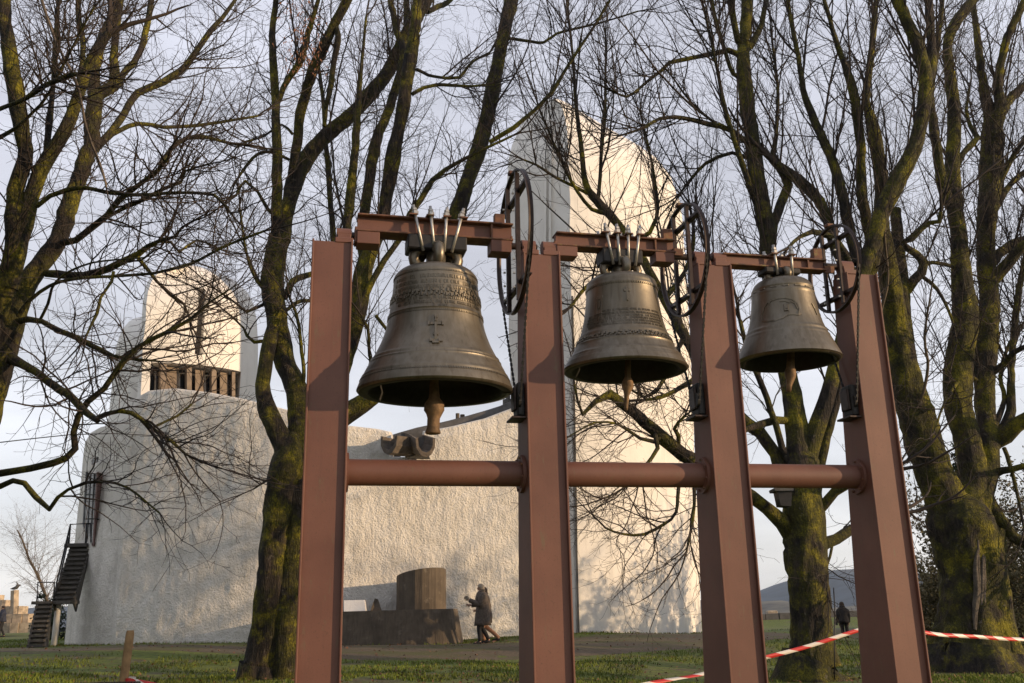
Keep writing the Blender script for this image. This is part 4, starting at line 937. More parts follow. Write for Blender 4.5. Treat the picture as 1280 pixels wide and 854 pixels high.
# --- A: the tree standing just out of frame on the left, limbs sweeping in
A = [L((-150, 900, 70), (-110, 760, 62), (-60, 600, 54), (-20, 500, 46), (10, 415, 36), rootflare=True, dy=0, bare=True),
     L((5, 430, 36), (30, 363, 27), (55, 325, 24), (73, 300, 22), (93, 238, 20), (107, 200, 20), (115, 170, 19), (118, 130, 18), (118, 85, 14), (130, 45, 13), (146, 15, 13), (152, -40, 10), dy=1.5, trunk=True, d=1.1),
     L((-50, 560, 34), (-10, 400, 30), (8, 350, 27), (20, 310, 26), (18, 238, 20), (32, 200, 17), (20, 120, 20), (10, 60, 17), (4, -20, 14), dy=-1.0),
     L((8, 360, 26), (25, 300, 22), (35, 262, 19), (50, 213, 18), (82, 163, 16), (95, 130, 14), (108, 92, 12), (120, 62, 11), (136, 42, 10), dy=-.4),
     L((112, 160, 14), (120, 120, 16), (142, 108, 15), (143, 60, 9), (150, 0, 8), (152, -40, 6), dy=.8),
     L((144, 110, 9), (160, 85, 8), (175, 66, 8), (190, 0, 7), (196, -40, 5), dy=1.4),
     L((112, 188, 10), (130, 175, 10), (150, 150, 9), (172, 116, 9), (205, 103, 9), (232, 82, 8.5), (247, 62, 8), (262, 40, 7), (278, 22, 6), (300, -8, 4), dy=2.2, d=1.4),
     L((120, 188, 7), (140, 168, 6.5), (172, 155, 6), (205, 159, 5), (235, 158, 5), (262, 155, 4), (322, 145, 3), dy=1.4, d=1.3),
     L((200, 208, 5), (215, 185, 6), (235, 172, 6), (255, 171, 5), (282, 178, 4), dy=.5),
     L((72, 305, 9), (95, 300, 8), (115, 285, 8), (133, 270, 8), (150, 250, 7), (172, 232, 6), (195, 215, 5), (210, 199, 4), dy=-1.6, d=1.5),
     L((46, 258, 6), (62, 245, 6), (83, 238, 6), (108, 235, 5), (130, 240, 5), (175, 244, 5), (220, 241, 4), (268, 244, 4), (283, 258, 3.5), (288, 266, 3), dy=-1.0, d=1.4),
     L((130, 274, 5), (152, 262, 5), (178, 250, 5), (205, 236, 5), (226, 228, 4), (232, 214, 3), (262, 205, 2.5), dy=-.7, d=1.3),
     L((58, 342, 10), (85, 344, 10), (105, 345, 10), (135, 336, 9), (150, 328, 9), (172, 318, 8), (185, 308, 6), (200, 301, 5), (218, 296, 4), (228, 284, 3), (242, 276, 3), dy=-1.4, d=1.6),
     L((198, 302, 4), (214, 303, 4), (224, 315, 3.5), (246, 300, 3), (275, 312, 2), dy=.4, d=1.4),
     L((14, 408, 7), (38, 375, 5), (62, 358, 4.5), (90, 349, 4.5), (150, 345, 4), (195, 341, 4), (238, 330, 4), (262, 318, 3.5), (288, 305, 3.5), (330, 289, 3), dy=-2.0, d=.8),
     L((172, 322, 5), (184, 337, 5), (196, 352, 4), (214, 368, 4), (230, 380, 3.5), (236, 395, 3), dy=.5, d=1.4),
     L((142, 340, 4), (140, 352, 4), (126, 372, 3.5), (121, 392, 4), (112, 410, 3), (108, 420, 2.5), dy=-.4, d=1.5),
     L((15, 404, 9), (35, 399, 8), (52, 402, 7), (75, 414, 7), (100, 424, 7), (125, 437, 6), (142, 446, 6), (160, 448, 4), (200, 452, 2.5), dy=-1.4, d=1.4),
     L((8, 445, 15), (28, 455, 11), (45, 465, 10), (60, 477, 10), (75, 487, 10), (90, 497, 9), (103, 512, 9), (122, 526, 7), dy=-1.8, d=1.0, notip=True),
     L((120, 523, 5), (132, 518, 6), (150, 514, 6), (163, 516, 6), (176, 523, 6), (190, 535, 5), (202, 545, 4), (215, 552, 4), (232, 568, 3), (252, 578, 2.5), dy=-.3, d=2.2, st=dict(bias=-.15, up=[-.02, -.02, -.01, 0])),
     L((190, 535, 4), (205, 528, 3), (222, 520, 3), (240, 505, 2.5), dy=.4, d=1.6),
     L((-80, 660, 24), (-40, 600, 12), (0, 592, 9), (38, 585, 9), (66, 579, 9), (82, 573, 9), (94, 561, 9), (92, 540, 8), (98, 520, 8), (110, 502, 8), (130, 486, 7), (145, 464, 7), (156, 450, 7), (172, 434, 6), (190, 424, 6), (215, 412, 5), (240, 398, 5), (262, 378, 3), (290, 360, 2), dy=-2.4, d=1.0, **{'from': .5}),
     L((-60, 640, 16), (-20, 612, 8), (0, 608, 7), (16, 601, 7), (30, 604, 7), (45, 622, 7), (62, 637, 6), (72, 622, 5), (85, 612, 4), (108, 603, 4), (130, 602, 3.5), (160, 610, 3), (200, 642, 2), dy=-2.0, d=1.3, **{'from': .55}),
     L((50, 400, 4), (60, 380, 3.5), (70, 352, 3), (110, 330, 2.5), (180, 322, 2), dy=-2.4, d=.8),
     L((45, -20, 4), (70, 52, 3.5), (96, 105, 3.4), (108, 160, 3.2), (128, 214, 3), (133, 235, 2.5), dy=-1, d=.5, mat=M_TWIG2),
     L((-10, 140, 5), (30, 124, 6), (55, 108, 6), (82, 96, 6), (98, 92, 4), dy=-1.3, d=1.4),
     L((-6, 175, 5), (20, 160, 5), (42, 140, 4), (60, 118, 4), (90, 60, 3), (118, 8, 2.5), dy=-1.6, d=1.3),
     L((58, 190, 7), (62, 150, 8), (66, 110, 6), (70, 60, 7), (72, 10, 5), dy=.6, d=1.3),
     L((95, 130, 6), (104, 60, 6), (98, 20, 7), (98, -20, 5), dy=.8, d=1.3)]
SPA = dict(SPREAD); SPA.update(bias=.05, dens=[3.0, 4.4, 5.5])
tree('tree', 'wide bare tree at the left edge, crooked limbs crossing the small towers', (-150, 900), 13.0, A, SPA, 6.5, 11, lmin=1, lenk=.66)

# --- B: mossy double-stemmed tree behind the first post
B = [L((322, 852, 44), (330, 800, 38), (335, 760, 38), (341, 700, 37), (347, 650, 38), (352, 610, 38), (360, 575, 42), (365, 556, 28), (367, 540, 8), dy=0, bare=True),
     L((354, 858, 40), (359, 800, 38), (366, 720, 38), (373, 650, 40), (380, 590, 42), (377, 540, 36), (374, 505, 31), (368, 480, 28), (357, 455, 27), (350, 430, 28), (346, 395, 26), (340, 355, 27), (344, 320, 28), (350, 295, 26), dy=.5, trunk=True, bare=True, rootflare=True),
     L((360, 570, 32), (352, 550, 27), (340, 525, 25), (331, 500, 21), (329, 480, 18), (333, 450, 17), (338, 425, 17), (345, 398, 14), dy=.0, bare=True),
     L((350, 300, 26), (360, 262, 19), (368, 230, 22), (378, 207, 22), (398, 180, 19), (420, 160, 18), (443, 140, 17), (462, 118, 18), (480, 98, 17), (496, 68, 17), (508, 42, 16), (520, 20, 18), (534, -5, 18), (548, -50, 16), dy=1.4, d=.9),
     L((345, 320, 18), (346, 280, 15), (346, 252, 14), (347, 200, 13), (345, 160, 12), (344, 120, 11), (342, 80, 10), (340, 45, 8), (345, 0, 7), (350, -40, 6), dy=-.9, d=1.2),
     L((362, 240, 11), (370, 190, 12), (374, 155, 12), (378, 130, 13), (388, 98, 13), (396, 78, 14), (405, 58, 14), (413, 40, 12), (420, 25, 12), (437, -5, 11), (448, -40, 9), dy=-1.6, d=1.3),
     L((346, 132, 7), (355, 108, 7), (362, 96, 7), (372, 82, 9), (380, 62, 9), (386, 40, 7), (398, 0, 5), dy=-.8, d=1.2),
     L((420, 28, 5), (422, 52, 8), (417, 80, 7), (413, 110, 7), (408, 130, 6), (405, 158, 5), dy=.3, d=1, notip=True),
     # right-hand group from behind the post
     L((384, 640, 30), (398, 560, 27), (415, 530, 26), (436, 516, 26), (452, 505, 25), (470, 488, 24), (500, 430, 23), (530, 370, 22), (556, 305, 22), (570, 270, 21), (577, 250, 21), (588, 215, 19), (600, 180, 20), (608, 150, 18), (614, 120, 19), (620, 90, 17), (626, 60, 16), (632, 30, 17), (640, -5, 18), (652, -50, 16), dy=1.5, d=1.0),
     L((395, 565, 28), (420, 480, 23), (434, 440, 21), (444, 405, 21), (450, 370, 24), (454, 340, 24), (464, 312, 20), (478, 280, 17), (482, 252, 16), (488, 222, 18), (492, 193, 20), (499, 160, 16), (504, 134, 16), (508, 105, 15), (513, 74, 17), (518, 45, 14), (522, 0, 12), (528, -40, 10), dy=-.6, d=1.0),
     L((454, 345, 13), (453, 300, 13), (456, 262, 13), (462, 225, 13), (467, 193, 14), (474, 165, 13), (484, 142, 12), (492, 118, 11), (500, 92, 10), (504, 65, 8), (494, 30, 8), (486, -8, 7), dy=1.2, d=1.1),
     L((440, 400, 11), (433, 335, 10), (434, 290, 11), (437, 250, 12), (440, 220, 12), (443, 195, 10), (446, 155, 9), (449, 120, 6), (453, 70, 4), (458, 20, 3), dy=-1.4, d=1.2),
     L((412, 500, 7), (417, 420, 6), (418, 340, 7), (417, 298, 7), (413, 252, 7), (410, 205, 7), (407, 180, 6), (404, 130, 5), (398, 80, 4), dy=1.6, d=1.1),
     L((440, 412, 9), (454, 375, 8), (473, 338, 8), (488, 315, 7), (500, 298, 7), (512, 268, 7), (526, 250, 8), (540, 226, 7), (556, 212, 6), (572, 203, 5), (598, 190, 4), (640, 170, 3), dy=-1.3, d=1.3),
     L((500, 66, 8), (508, 40, 9), (508, 0, 8), (509, -40, 7), dy=.9),
     L((534, 15, 6), (548, 8, 7), (560, 3, 6), (575, -12, 5), dy=.9),
     L((612, 178, 6), (628, 168, 6), (642, 160, 6), (668, 138, 5), (690, 115, 5), (704, 92, 4.5), (716, 73, 4), (731, 50, 3.5), (744, 31, 3.5), (764, -3, 3), dy=-1.6, d=.5),
     L((628, 48, 4), (642, 49, 4), (665, 52, 4), (680, 53, 3.5), (696, 42, 3.5), (724, 35, 3), (753, 28, 2.5), (798, 14, 2), dy=-.9, d=1.2),
     L((506, 140, 4), (516, 165, 4), (525, 190, 0.1+4), (545, 98, 4), dy=.2, d=.1, bare=True) if False else L((520, 86, 4), (535, 94, 4), (560, 98, 4), (574, 97, 4), (590, 78, 3.5), (612, 66, 3), dy=.5, d=1.4),
     L((515, 118, 5), (530, 110, 5), (545, 106, 5), (565, 107, 4), (590, 108, 3.5), (608, 106, 3), dy=.5, d=1.3),
     L((362, 200, 4), (340, 190, 4.5), (322, 193, 4), (310, 205, 4), (298, 222, 3), dy=-.6, d=1.5),
     L((339, 372, 6), (322, 352, 4), (312, 330, 4), (305, 300, 3), (300, 262, 3), dy=-.5, d=1.6),
     L((335, 378, 5), (322, 384, 4), (308, 390, 4), (296, 380, 3), (270, 362, 2.5), dy=-.8, d=1.6),
     L((347, 424, 6), (332, 426, 5), (318, 428, 5), (309, 420, 4), (304, 410, 3), (290, 396, 2.5), (260, 372, 2), dy=-.6, d=1.6),
     L((356, 372, 8), (366, 352, 8), (380, 345, 8), (392, 342, 7), (405, 335, 5), dy=1.2, d=1.3),
     L((358, 388, 5), (372, 378, 5), (388, 376, 4), (402, 378, 3), dy=1.4, d=1.5),
     L((374, 500, 5), (380, 470, 5), (377, 440, 4.5), (374, 410, 4.5), (370, 392, 4), (362, 372, 3), dy=-.6, d=1.4),
     L((346, 272, 6), (335, 262, 5), (322, 240, 4), (306, 226, 3.5), (295, 245, 3), dy=-.6, d=1.6),
     L((462, 500, 6), (470, 470, 4), (462, 445, 4), (460, 410, 4), (452, 395, 3), dy=-.8, d=1.6),
     L((470, 395, 5), (482, 410, 4.5), (495, 428, 4), (510, 445, 3), dy=.2, d=1.2),
     L((372, 610, 4), (350, 592, 3.5), (338, 598, 3), (325, 606, 2.5), (316, 612, 2), dy=-.6, d=1.4),
     L((366, 168, 4), (352, 156, 3), (330, 170, 3), (312, 176, 3), (296, 184, 2.5), dy=-.4, d=1.4)]
SPB = dict(SPREAD); SPB.update(bias=.18)
tB = tree('tree', 'twin-stemmed mossy tree behind the leftmost post and the large bell', (322, 850), 19.0, B, SPB, 4.3, 5, lenk=.8, sprout=.3)
# hanging dry seed clusters in its upper left limbs
bm = bmesh.new(); random.seed(4)
for i in range(420):
    px = random.gauss(378, 16); py = random.uniform(0, 95)+random.gauss(0, 8); c = P(px, py, 19+random.uniform(-2, 0)); t = rv(1).normalized(); t.z = -abs(t.z)-.6; t.normalize(); u = t.orthogonal().normalized(); l = random.uniform(.03, .075)
    vs = [bm.verts.new(c+u*l*.22), bm.verts.new(c+t*l), bm.verts.new(c-u*l*.22), bm.verts.new(c-t*l*.6)]; bm.faces.new(vs)
tag(bm_obj('seed_cluster', bm, M_LEAF, tB), kind='stuff')

# --- E: tree behind the right-hand half of the frame
E_ = [L((1016, 852, 74), (1015, 820, 60), (1013, 780, 53), (1009, 720, 51), (1006, 670, 54), (1004, 640, 54), (1003, 600, 46), (1004, 575, 40), (1005, 562, 22), (1006, 552, 5), dy=0, bare=True),
      L((1001, 585, 36), (997, 546, 29), (991, 500, 26), (985, 470, 24), (975, 420, 22), (966, 370, 21), (961, 330, 21), (958, 280, 20), (949, 240, 21), (943, 200, 20), (939, 165, 19), (935, 140, 19), (931, 100, 18), (929, 70, 17), (930, 50, 15), (935, 0, 13), (938, -50, 11), dy=.6, d=.9, trunk=True),
      L((1007, 590, 24), (1014, 556, 24), (1028, 516, 21), (1040, 475, 19), (1052, 430, 18), (1068, 370, 20), (1085, 320, 20), (1104, 262, 22), (1117, 235, 22), (1130, 210, 21), (1142, 188, 20), (1150, 160, 18), (1155, 130, 18), (1157, 98, 17), (1152, 72, 15), (1145, 52, 15), (1133, 25, 14), (1120, -5, 14), (1112, -40, 11), dy=-.8, d=.9),
      L((1024, 590, 12), (1034, 546, 11), (1044, 510, 11), (1062, 430, 12), (1090, 340, 13), (1098, 290, 17), (1103, 239, 19), (1099, 205, 16), (1094, 169, 15), (1087, 145, 12), (1083, 125, 9), (1090, 60, 8), (1096, -10, 6), dy=1.2, d=1.2),
      L((990, 590, 9), (978, 560, 9), (969, 530, 8), (959, 498, 8), (946, 466, 7), (935, 440, 6), (925, 400, 5), dy=-1, d=1.2),
      L((992, 526, 10), (970, 526, 10), (950, 530, 9), (935, 536, 7), (920, 545, 5), dy=-.7, d=1.0),
      # big low limb to the left in front of the tall tower
      L((992, 672, 26), (978, 652, 21), (960, 636, 17), (940, 621, 17), (905, 600, 18), (872, 579, 18), (855, 568, 18), (839, 557, 18), (818, 538, 16), (795, 518, 14), (778, 504, 13), (762, 492, 12), (745, 502, 7), (728, 518, 5), (722, 500, 3.5), (718, 480, 3), dy=-1.8, d=1.4, **{'from': .35}, st=dict(bias=.0)),
      L((818, 538, 7), (822, 560, 6), (815, 572, 5), (800, 590, 4), (780, 610, 3), (758, 622, 2.5), dy=-.8, d=2.2, st=dict(bias=-.3, up=[0, 0, 0, 0])),
      L((864, 572, 6), (850, 600, 5), (845, 640, 4), (830, 655, 4), (805, 668, 3.5), (780, 668, 3), (757, 660, 2.5), (742, 645, 2), dy=-.8, d=2.0, st=dict(bias=.0, up=[.0, .0, 0, 0])),
      L((840, 560, 6), (828, 545, 6), (818, 552, 6), (800, 548, 4.5), (785, 538, 4), (772, 530, 3.5), (745, 528, 2.5), (712, 545, 2), dy=-1.1, d=2.4, st=dict(bias=-.1)),
      L((848, 562, 6), (848, 545, 6), (843, 536, 5), (848, 528, 4), (856, 520, 3), dy=-.5, d=1.5),
      L((862, 578, 5), (875, 560, 4), (880, 540, 3), (872, 500, 3), dy=.5, d=2.0),
      L((868, 582, 6), (868, 620, 5), (866, 650, 4), (858, 690, 3), dy=-.8, d=2.0, st=dict(bias=-.2, up=[0, 0, 0, 0])),
      # limb that climbs behind the middle bell and bursts into sprouts
      L((985, 610, 22), (968, 568, 17), (950, 541, 16), (933, 530, 16), (905, 500, 15), (882, 465, 14), (856, 420, 13), (832, 378, 12), (812, 338, 11), (790, 305, 11), (773, 281, 11), (760, 265, 12), (745, 250, 11), (735, 238, 9), (730, 218, 7), (728, 195, 6), (722, 150, 5), (718, 100, 4), (714, 50, 3.2), (708, 0, 2.5), dy=1.4, d=1.5, **{'from': .45}, st=dict(UP)),
      L((747, 256, 6), (750, 225, 5), (752, 190, 4.5), (756, 150, 4), (757, 100, 3.2), (757, 40, 2.4), dy=.6, d=2.6, st=dict(UP)),
      L((762, 268, 6), (740, 262, 5), (722, 240, 4.5), (708, 215, 4), (697, 190, 3.5), (686, 165, 3), (672, 130, 2.4), dy=-.6, d=2.4, st=dict(UP)),
      L((790, 305, 7), (812, 290, 6), (822, 262, 5), (818, 225, 4), (812, 190, 3.2), (800, 140, 2.4), dy=.8, d=2.4, st=dict(UP)),
      L((735, 242, 5), (715, 232, 4), (695, 222, 3.5), (670, 206, 3), (655, 200, 2.4), dy=-.8, d=2.0),
      L((800, 320, 7), (775, 330, 6), (750, 345, 5), (730, 362, 5), (712, 385, 4), dy=-1, d=2.4),
      L((856, 420, 7), (845, 440, 6), (832, 470, 6), (820, 490, 5), (805, 497, 4), (790, 488, 3), dy=-.6, d=2.2),
      L((830, 375, 8), (850, 350, 6), (860, 330, 5), (868, 300, 4), (862, 255, 3), dy=.4, d=2.2, st=dict(UP)),
      L((882, 465, 8), (862, 478, 7), (845, 488, 6), (825, 497, 5), (806, 500, 4), dy=-1.3, d=2.2),
      L((720, 395, 5), (735, 405, 4), (742, 430, 4), (738, 460, 3), dy=.2, d=2.2) if False else L((905, 500, 8), (890, 440, 6), (884, 400, 5), (890, 350, 4), (880, 300, 3), dy=.8, d=2, st=dict(UP)),
      # upper crown of the centre stem
      L((932, 62, 10), (922, 50, 8), (913, 0, 8), (908, -40, 6), dy=-.5, d=1.5, st=dict(UP)),
      L((933, 62, 10), (942, 50, 8), (952, 30, 7), (958, -5, 6), dy=.6, d=1.5, st=dict(UP)),
      L((928, 70, 8), (910, 63, 7), (896, 66, 6.5), (882, 69, 6), (860, 74, 5.5), (837, 79, 5), (825, 90, 4.5), (814, 98, 4), (800, 110, 3.5), (783, 121, 3), (762, 112, 2.4), dy=-1, d=2.4, st=dict(UP)),
      L((934, 178, 8), (915, 164, 7), (900, 158, 7), (885, 155, 6.5), (864, 150, 6), (843, 146, 5), (825, 148, 4.5), (808, 158, 4), (790, 165, 3), (774, 170, 2.4), dy=-1, d=2.6, st=dict(UP)),
      L((940, 200, 6), (915, 191, 5), (898, 196, 5), (882, 205, 4.5), (865, 222, 4), (850, 242, 3), dy=.6, d=2.0),
      L((955, 262, 9), (940, 240, 8), (928, 205, 7), (918, 175, 6), (905, 130, 5), (895, 80, 4), (880, 10, 3), dy=-.8, d=2.2, st=dict(UP)),
      L((985, 360, 13), (975, 310, 12), (962, 270, 9), (945, 240, 7), (925, 215, 4), dy=1, bare=True) if False else L((962, 300, 10), (975, 255, 12), (985, 232, 12), (975, 210, 11), (965, 200, 9), (970, 170, 5), (972, 110, 4), (965, 50, 3), dy=1, d=1.8, st=dict(UP)),
      L((1058, 340, 14), (1040, 300, 12), (1030, 262, 12), (1010, 235, 13), (990, 218, 12), (972, 206, 10), dy=.7, d=1.0, st=dict(UP)),
      L((1072, 330, 12), (1062, 290, 13), (1052, 239, 13), (1042, 205, 12), (1032, 180, 11), (1020, 155, 10), (1010, 132, 9), (1004, 112, 8), (998, 70, 6), (990, 30, 5), (983, -10, 4), dy=1, d=1.6, st=dict(UP)),
      L((1092, 330, 12), (1084, 280, 13), (1077, 239, 13), (1076, 200, 12), (1074, 165, 12), (1069, 130, 11), (1064, 105, 11), (1055, 78, 8), (1044, 48, 6), (1030, 0, 5), dy=-1.2, d=1.6, st=dict(UP)),
      L((1153, 120, 10), (1165, 85, 11), (1164, 50, 11), (1161, 0, 10), (1160, -40, 8), dy=.6, d=1.4, st=dict(UP)),
      L((1070, 345, 9), (1045, 300, 8), (1015, 290, 7), (1000, 296, 5), (985, 310, 4), dy=-.8, d=1.6),
      L((930, 100, 6), (916, 92, 5), (905, 60, 5), (895, 25, 4), (888, -10, 3), dy=-.4, d=1.6, st=dict(UP)),
      L((1020, 640, 16), (1030, 630, 13), (1043, 616, 12), (1058, 608, 11), (1080, 600, 9), (1110, 590, 7), dy=-.8, d=1.2),
      L((1022, 684, 18), (1032, 679, 15), (1045, 674, 14), (1062, 664, 13), (1090, 650, 10), (1125, 640, 7), dy=.6, d=1.0),
      L((985, 700, 5), (965, 712, 3), (952, 745, 2.5), dy=-.4, d=1.2) if False else L((1040, 676, 4), (1038, 695, 3.5), (1030, 720, 2.5), (1034, 740, 2), dy=-.4, d=1.5)]
SPE = dict(SPREAD); SPE.update(bias=.12)
tree('tree', 'mossy tree with a small dark nest box, seen between the third and fourth posts', (1016, 850), 18.0, E_, SPE, 3.6, 21, lenk=.85, sprout=1.15)

# --- F: the huge multi-stemmed tree at the right edge
F_ = [L((1218, 838, 104), (1216, 800, 88), (1214, 760, 78), (1212, 720, 74), (1208, 685, 80), (1203, 655, 84), (1203, 635, 66), (1204, 618, 30), (1204, 610, 6), dy=0, bare=True),
      L((1198, 665, 60), (1184, 630, 48), (1168, 590, 46), (1150, 537, 44), (1136, 490, 42), (1126, 450, 38), (1120, 410, 32), (1114, 360, 26), (1108, 325, 22), (1102, 285, 18), (1104, 255, 16), dy=-.8, trunk=True, bare=True),
      L((1138, 500, 26), (1135, 460, 24), (1130, 410, 20), (1126, 350, 18), (1122, 300, 15), (1120, 262, 13), dy=.9, bare=True),
      L((1205, 650, 46), (1216, 600, 36), (1210, 555, 34), (1200, 520, 33), (1196, 480, 34), (1200, 440, 34), (1207, 405, 32), (1205, 370, 27), (1200, 330, 23), (1198, 290, 20), (1193, 255, 19), (1191, 230, 19), (1190, 200, 17), (1193, 165, 17), (1192, 130, 15), (1189, 105, 14), (1186, 80, 12), (1184, 58, 12), (1192, 34, 13), (1205, 15, 12), (1222, -8, 11), (1235, -40, 9), dy=.4, d=1.0, trunk=True),
      L((1218, 640, 36), (1232, 600, 28), (1235, 560, 25), (1232, 510, 25), (1230, 460, 28), (1233, 415, 27), (1237, 375, 24), (1233, 330, 23), (1232, 300, 22), (1235, 265, 25), (1237, 235, 26), (1240, 200, 28), (1241, 170, 26), (1238, 145, 18), (1230, 115, 11), (1226, 85, 10), (1222, 50, 8), (1216, 0, 6), dy=1.4, d=1.2, trunk=True),
      L((1240, 165, 20), (1250, 135, 14), (1247, 105, 11), (1253, 70, 10), (1262, 40, 9), (1276, 10, 8), (1290, -30, 6), dy=-.7, d=1.4, st=dict(UP)),
      L((1243, 160, 14), (1258, 130, 12), (1275, 112, 11), (1295, 95, 9), dy=.8, d=1.2),
      L((1192, 262, 13), (1180, 240, 14), (1175, 212, 12), (1170, 180, 11), (1166, 150, 11), (1163, 120, 10), (1168, 80, 8), (1175, 30, 6), (1180, -20, 5), dy=-1, d=1.3, st=dict(UP)),
      L((1196, 210, 6), (1204, 192, 7), (1216, 180, 8), (1222, 172, 7), (1214, 158, 5), (1208, 140, 4), (1212, 110, 3), dy=.7, d=1.4),
      L((1240, 352, 16), (1250, 340, 15), (1262, 325, 14), (1280, 308, 13), (1310, 292, 11), dy=-.8, d=1.4),
      L((1238, 332, 12), (1250, 318, 12), (1265, 306, 12), (1284, 299, 11), (1310, 292, 9), dy=.8, d=1.2),
      L((1240, 270, 9), (1250, 250, 8), (1262, 232, 7), (1280, 215, 6), (1300, 205, 5), dy=.6, d=1.5),
      L((1242, 245, 8), (1256, 215, 7), (1270, 190, 6), (1290, 165, 5), dy=-.6, d=1.6),
      L((1134, 365, 10), (1142, 350, 12), (1152, 340, 12), (1155, 328, 11), (1146, 318, 9), (1134, 310, 8), (1130, 303, 8), (1140, 298, 8), (1152, 286, 7), (1162, 278, 7), (1174, 277, 6), (1176, 265, 5), dy=-.9, d=1.6),
      L((1153, 332, 5), (1165, 328, 5), (1180, 330, 5), (1195, 335, 4), dy=.2, d=1.2),
      L((1152, 345, 5), (1165, 355, 5), (1178, 372, 4), (1190, 400, 3), (1196, 430, 2.5), dy=-.4, d=1.6),
      L((1258, 500, 10), (1263, 450, 9), (1266, 410, 8), (1271, 371, 8), (1276, 335, 7), (1281, 320, 6), dy=.6, d=1.2) if False else L((1238, 556, 22), (1250, 545, 20), (1262, 522, 13), (1264, 470, 9), (1268, 410, 8), (1272, 370, 8), (1282, 320, 6), (1290, 260, 5), dy=1.0, d=1.6),
      L((1244, 552, 20), (1256, 545, 20), (1270, 532, 19), (1290, 520, 17), (1330, 500, 14), dy=-1.0, d=1.4),
      L((1238, 595, 12), (1252, 588, 9), (1266, 586, 8), (1284, 582, 7), (1310, 575, 6), dy=-.8, d=1.3),
      L((1232, 622, 20), (1246, 640, 15), (1256, 656, 14), (1268, 672, 14), (1284, 682, 13), (1320, 690, 10), dy=-.6, d=.9),
      L((1240, 540, 9), (1256, 500, 6), (1250, 470, 5), (1262, 430, 4), (1290, 390, 3), dy=.9, d=2),
      L((1235, 470, 10), (1255, 455, 8), (1268, 440, 7), (1290, 430, 6), dy=-.9, d=1.6),
      L((1255, 560, 5), (1262, 580, 5), (1272, 620, 4), (1280, 660, 3), dy=-.7, d=1.2),
      L((1228, 480, 5), (1210, 470, 4), (1196, 480, 3.5), (1180, 505, 3), (1168, 540, 2.5), dy=-1.6, d=1.2),
      L((1117, 455, 5), (1112, 430, 4), (1100, 400, 3.5), (1110, 350, 3), (1106, 290, 2.5), (1114, 230, 2), dy=-1.6, d=1.2, mat=M_TWIG2),
      L((1128, 520, 5), (1150, 500, 4), (1160, 460, 3.5), (1156, 420, 3), (1166, 350, 2), dy=-2, d=1.2, mat=M_TWIG2),
      L((1242, 660, 30), (1240, 700, 34), (1246, 750, 34), (1254, 800, 38), (1262, 832, 50), dy=-.1, mat=M_BARK, bare=True, trunk=True)]
SPF = dict(SPREAD); SPF.update(bias=.15)
tF = tree('tree', 'huge old multi-stemmed tree with a bark scar, standing right of the last post', (1218, 836), 20.0, F_, SPF, 4.0, 33, lenk=.85, sprout=1.0)
# bare scar of stripped bark on its trunk
for k_ in range(7):
    random.seed(k_+3); x0 = 1222+k_*2.4+random.uniform(-1.5, 1.5); y0 = random.uniform(672, 700); y1 = random.uniform(770, 815)
    C = crom([(*P(x0+random.uniform(-1.5, 1.5)-(y-y0)*.03, y, 19.36+.03*k_+random.uniform(-.02, .02)), w_/2/FPX*19) for y, w_ in [(y0, 3), (y0+(y1-y0)*.25, 6), (y0+(y1-y0)*.5, 7), (y0+(y1-y0)*.75, 6), (y1, 3)]], .1)
    V, F = bark_tube(C, 9, .7); np_mesh('bark_ridge', V, F, M_BARE, tF)
# ------------------------------------------------------------------ trees standing out of frame to the right and behind (their shade falls on the lawn and wall)
def bare_tree(name, label, x, y, h, r, seed, st, group=None, n1=26, k=10, dens=None, mt=None, stk=None, lean=(0, 0), brk=.5):
    random.seed(seed); noise.seed_set(seed); z = gz(x, y); root = thing(name, label, 'tree', (x, y, z), group)
    pts = []; d = Vector((lean[0], lean[1], 1)).normalized(); p = Vector((x, y, z-.3)); n = 14
    for i in range(n+1):
        pts.append((p.x, p.y, p.z, r*(1.35 if i == 0 else 1)*(1-.8*i/n)+.02)); d = (d+rv(.06)).normalized(); p = p+d*h*.8/n
    C = crom(pts, .3); V, F = bark_tube(C, 16, .3); np_mesh('trunk', V, F, mt or M_BARK, root); tw = []
    for q in range(n1):
        f = .22+.76*(q+random.random())/n1; i = min(len(C)-2, int(f*len(C))); p = Vector(C[i, :3]); a = q*2.4+random.random(); el_ = random.uniform(.2, 1.1)
        nd = Vector((cos(a)*cos(el_), sin(a)*cos(el_), sin(el_))); grow(tw, p, nd, h*random.uniform(.28, .5)*(1.1-.5*f), C[i, 3]*brk, 0, st)
    thick = [t for t in tw if t[1][0] > .04]; thin = [t for t in tw if t[1][0] <= .04]
    if thick:
        V1, F1 = tube_arrays(thick, 7); np_mesh('limb', V1, F1, mt or M_BARK, root)
    V2, F2 = tube_arrays(thin, 3); tag(np_mesh('crown', V2, F2, stk or M_TWIG, root), kind='stuff'); print(name, 'quads', len(F2)); return root
OFF = dict(seg=[.5, .35, .25, .2], up=[.06, .05, .04, .03], crook=[.1, .13, .15, .15], dens=[1.3, 1.7, 2.0], levels=3, ang=(.5, 1.0), ratio=(.3, .6))
for i, (x, y, h, r) in enumerate([(17.5, 22.2, 13, .5), (22.5, 20.0, 14, .6), (33.0, 29.0, 12, .28), (36, 20, 12, .4)]):
    bare_tree('tree', ['bare lime tree just out of frame right of the huge tree', 'tall bare lime tree in the row on the right lawn', 'bare lime tree farther out on the right lawn', 'farthest bare lime tree of the row on the right'][i], x, y, h, r, 60+i, OFF, 'trees outside the view on the right', n1=14)
